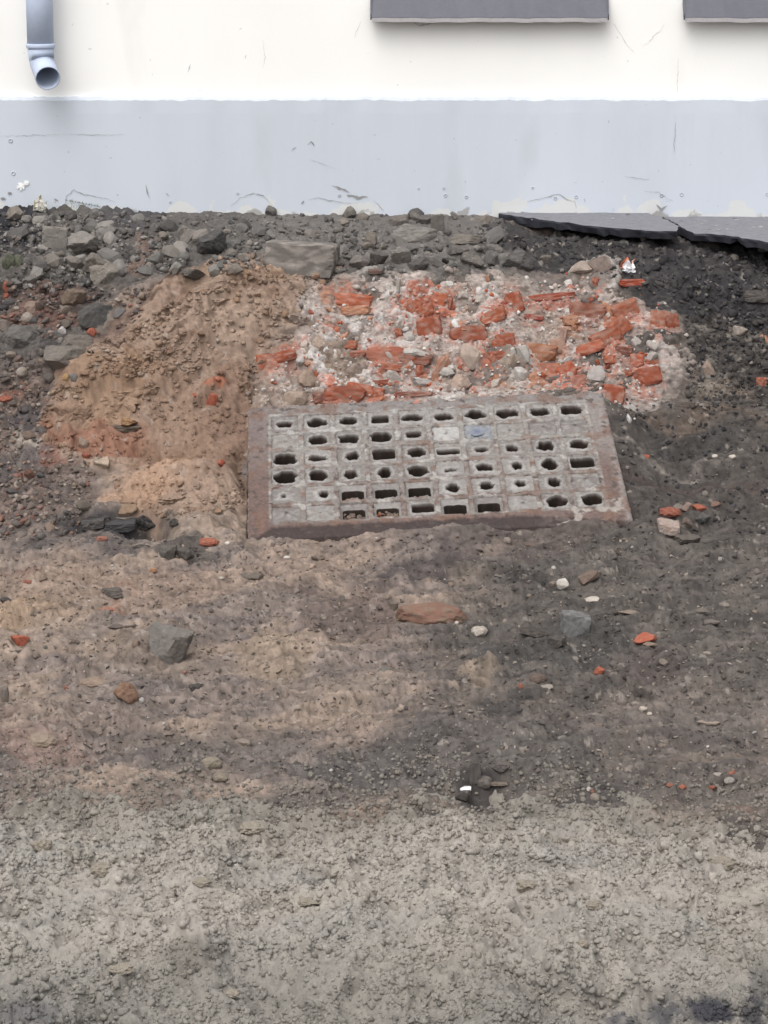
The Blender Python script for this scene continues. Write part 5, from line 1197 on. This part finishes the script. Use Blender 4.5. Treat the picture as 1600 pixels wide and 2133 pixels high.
lowmask = lambda u, v: ((u < 300 - .5 * (v - 640)) | ((v > 880) & (u < 190))) * (v > 600) * (v < 1120) * (polysd(u, v, SPILL) < 6) * 1.0
scatter_things('slope_stone', 100, (-60,600,330,1120), lowmask, (10,32), ['rock','rock','pebble'], [(128,112,104),(108,102,99),(146,132,122),(92,88,88),(136,118,106),(158,146,136),(118,108,100),(140,106,94)], 'small loose stone on the lower left slope', 'stone', 'stones on the lower left slope')
spm = lambda u, v: (polysd(u, v, SPILL) > 5) * notgrid(u, v) * (.2 + .8 * np.clip(blob(u, v, 250,790,190,60,-25) + blob(u, v, 330,660,150,24,-32) + blob(u, v, 390,1050,110,40) + blob(u, v, 600,700,60,90,-40) + (np.abs(polysd(u, v, SPILL)) < 22), 0, 1))
scatter_things('brown_clod', 70, (60,560,720,1090), spm, (9,26), ['rock','pebble','rock'], [(162,133,111),(152,124,104),(168,140,119),(158,129,107),(146,119,100),(164,136,116),(154,127,107),(170,144,123)], 'small brown clod in the brown sand spill', 'clod', 'clods in the brown sand', mat=M_sand)
flm = lambda u, v: (v > 1110) * (polysd(u, v, [(-200,1650),(300,1590),(900,1620),(1100,1660),(1400,1640),(2300,1680),(2300,2300),(-700,2300),(-700,1650)]) < 0) * notgrid(u, v) * .7
scatter_things('floor_pebble', 150, (-40,1110,1640,1680), flm, (6,13), ['pebble','rock','flat'], [(150,140,132),(120,110,104),(172,164,156),(104,96,92),(140,126,114),(190,184,178),(112,104,100),(132,118,108)], 'small pebble trodden into the trench floor', 'pebble', 'pebbles on the trench floor', sink=.25)

def scatter_stuff(name, n, box, mask, size, cols, label, cat, mat=M_chip, lvl=0, parent=None, weights=None, flat=.7, pw=2.5, soft=False, up=.08, match=False, jig=.15):
    """tens of thousands of crumbs nobody could count, joined into one mesh"""
    T_ = [rock_np(['rock', 'pebble', 'flat', 'rock'][k % 4] if not soft else ['pebble', 'rock'][k % 2], lvl, 7000 + k, .1 if not soft else .5) for k in range(10)]
    Fc = T_[0][1]; TV = np.stack([t[0] for t in T_]) / 2
    u, v = zone_samples(n, box, mask); P = surf(u, v); ok = ~np.isnan(P[:, 0]); P = P[ok]; n = len(P)
    d_ = ((P - CAM) @ FW) / F
    sz = (size[0] + (size[1] - size[0]) * rng.random(n) ** pw) * d_
    sc_ = sz[:, None] * np.stack([rng.uniform(.7, 1.3, n), rng.uniform(.7, 1.2, n), rng.uniform(.5, 1.1, n) * flat], -1)
    q = rng.normal(0, 1, (n, 4)) * np.array([1, .35, .35, 1]); q /= np.linalg.norm(q, axis=1)[:, None]
    w, x, y, z = q.T
    Rm = np.stack([1 - 2 * (y * y + z * z), 2 * (x * y - z * w), 2 * (x * z + y * w), 2 * (x * y + z * w), 1 - 2 * (x * x + z * z), 2 * (y * z - x * w), 2 * (x * z - y * w), 2 * (y * z + x * w), 1 - 2 * (x * x + y * y)], -1).reshape(n, 3, 3)
    V = TV[rng.integers(0, 10, n)] * sc_[:, None, :]
    V = np.einsum('nij,nkj->nki', Rm, V) + P[:, None, :] + np.array([0, 0, 1.0]) * (sz * up)[:, None, None]
    nv = TV.shape[1]
    faces = (Fc[None] + (np.arange(n) * nv)[:, None, None]).reshape(-1, 3)
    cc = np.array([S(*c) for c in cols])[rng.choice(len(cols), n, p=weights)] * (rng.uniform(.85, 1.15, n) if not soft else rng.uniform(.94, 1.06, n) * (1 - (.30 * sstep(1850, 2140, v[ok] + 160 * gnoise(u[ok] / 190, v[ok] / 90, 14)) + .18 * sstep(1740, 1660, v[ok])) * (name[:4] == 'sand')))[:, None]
    if match:
        iu = np.clip(((u[ok] - MO[0]) / 2).astype(int), 0, MW - 1); iv = np.clip(((v[ok] - MO[1]) / 2).astype(int), 0, MH - 1)
        cc = colmap[iv, iu] * (rng.uniform(1 - jig, 1 + jig, n))[:, None]
    V = V.reshape(-1, 3) - (MCn if parent is not None else 0)
    o = link(name, mesh_np(name, V, faces, np.repeat(cc, nv, 0), mat, soft), parent)
    if parent is None: tag(o, label, cat)
    o['kind'] = 'stuff'
SC_ = [(150,130,115)]
drm0 = lambda u, v: np.clip((polysd(u, v, [(1045,490),(1400,515),(1700,545),(2300,560),(2300,850),(1560,820),(1470,700),(1440,640),(1330,600),(1240,565),(1050,565)]) > 0) * .8 + (u > 1430) * (v > 640) * (v < 850) * 1.0, 0, 1) * notgrid(u, v)
scatter_stuff('grey_grit', 3200, (-500,440,1045,640), bankmask, (3,15), [(118,114,111),(100,97,95),(134,129,124),(84,82,82),(150,145,140),(112,104,98)], 'grey grit and crumbs covering the bank below the plinth', 'grit')
scatter_stuff('slope_grit', 2800, (-500,590,330,1130), lowmask, (3,14), [(126,112,104),(106,98,94),(146,130,120),(92,86,84),(164,152,142),(140,104,92),(136,118,104)], 'mixed grit and crumbs on the lower left slope', 'grit')
scatter_stuff('mortar_grit', 1900, (500,535,1500,890), in_masonry, (3,10), [(214,208,202),(196,182,172),(180,162,150),(222,218,214),(204,108,78),(190,122,98),(150,134,124),(206,160,138)], None, None, parent=masonry, weights=[.24,.2,.16,.14,.06,.06,.08,.06], mat=M_mortar)
scatter_stuff('brown_crumbs', 2200, (50,555,730,1095), spm, (4,15), SC_[:1], 'brown crumbs strewn over the brown sand spill', 'crumbs', mat=M_sand, lvl=1, soft=True, pw=2.0, up=-.14, match=True, jig=.1)
scatter_stuff('floor_crumbs', 4400, (-500,1095,2100,1690), flm, (3,9), SC_[:1], 'crumbs of trodden soil over the trench floor', 'crumbs', mat=M_soil, lvl=0, flat=.55, soft=True, pw=1.4, up=-.02, match=True, jig=.18)
scatter_stuff('floor_clods', 1700, (-500,1095,2100,1690), flm, (7,20), SC_[:1], 'small clods of trodden soil over the trench floor', 'clods', mat=M_soil, lvl=1, flat=.55, soft=True, pw=3.0, up=-.05, match=True, jig=.24)
scatter_stuff('bank_clods', 2500, (-500,440,2100,1110), lambda u, v: np.clip(bankmask(u, v) + lowmask(u, v) + drm0(u, v), 0, 1), (5,22), SC_[:1], 'soil clods matted between the stones of the bank', 'clods', mat=M_soil, lvl=1, flat=.9, soft=True, pw=2.6, up=-.06, match=True, jig=.2)
scatter_stuff('floor_grit', 5600, (-500,1095,2100,1690), flm, (2,10), [(150,138,128),(122,110,102),(104,95,91),(168,156,146),(86,80,78),(140,122,108),(196,190,184)], 'fine grit scattered over the trench floor', 'grit', weights=[.2,.22,.22,.11,.14,.1,.01], flat=.5)
drm = lambda u, v: np.clip((polysd(u, v, [(1045,490),(1400,515),(1700,545),(2300,560),(2300,850),(1560,820),(1470,700),(1440,640),(1330,600),(1240,565),(1050,565)]) > 0) * .8 + (u > 1290) * (v > 830) * (v < 1110) * .35 + (u > 1430) * (v > 640) * (v < 850) * 1.0, 0, 1) * notgrid(u, v)
scatter_stuff('black_crumbs', 3800, (1040,480,2100,1110), drm, (3,13), [(66,64,66),(84,80,79),(54,53,56),(104,99,96),(140,134,128)], 'black crumbs of soil and ash on the right bank', 'crumbs', weights=[.34,.3,.18,.13,.05])
sdm2 = lambda u, v: (1 - blob(u, v, 1005, 1640, 60, 40)) * sstep(1640, 1710, v + 30 * gnoise(u / 160, u * 0, 5) - 40 * sstep(900, 1400, u)) * (.35 + .65 * sstep(-.35, .25, gnoise(u / 130, v / 80, 8))) * (.6 + .4 * sstep(1690, 1800, v))
sdm = lambda u, v: (1 - .9 * blob(u, v, 1005, 1635, 62, 44)) * sstep(1535, 1670, v + 60 * gnoise(u / 160, u * 0, 5) - 30 * sstep(900, 1400, u)) * (1 - .6 * sstep(1680, 1760, v))
SC = [(156,149,140),(150,144,136),(160,152,142),(146,140,132),(156,147,136)]
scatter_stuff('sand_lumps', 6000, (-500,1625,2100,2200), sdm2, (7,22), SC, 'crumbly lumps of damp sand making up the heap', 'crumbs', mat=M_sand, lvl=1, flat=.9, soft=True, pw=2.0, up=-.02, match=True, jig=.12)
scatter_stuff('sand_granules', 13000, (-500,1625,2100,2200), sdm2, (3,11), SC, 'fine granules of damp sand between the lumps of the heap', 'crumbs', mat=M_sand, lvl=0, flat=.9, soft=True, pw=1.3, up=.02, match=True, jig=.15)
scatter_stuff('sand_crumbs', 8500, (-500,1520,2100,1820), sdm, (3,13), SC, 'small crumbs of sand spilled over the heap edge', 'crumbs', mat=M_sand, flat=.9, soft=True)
# loose rubble seen down inside the empty cells of the panel
V_, f_, c_ = [], [], []
for k in range(260):
    r, c = [(5, 2), (5, 3), (4, 2), (4, 3), (4, 4), (3, 9), (5, 4), (5, 5)][rng.choice(8, p=[.26, .26, .1, .12, .08, .06, .06, .06])]
    V, Fc = rock_np('rock', 0, 8000 + k % 17); sz = rng.uniform(.008, .024)
    dep = -.030 - .03 * rng.random() if (r == 5 and c in (2, 3)) else -.085 - .03 * rng.random()
    p = g3(A0 + c * DA + rng.uniform(-.045, .045), B0 + r * DB + rng.uniform(-.045, .045), dep) - GC
    o = len(V_) * 12; V_.append(V * sz / 2 + p); f_.append(Fc + o); c_.append(np.repeat(S(*[(140,122,110),(118,104,96),(152,134,120),(172,104,82)][rng.choice(4, p=[.4,.35,.2,.05])])[None], 12, 0))
o = link('trapped_rubble', mesh_np('trapped_rubble', np.concatenate(V_), np.concatenate(f_), np.concatenate(c_), M_chip, False), grate); o['kind'] = 'stuff'
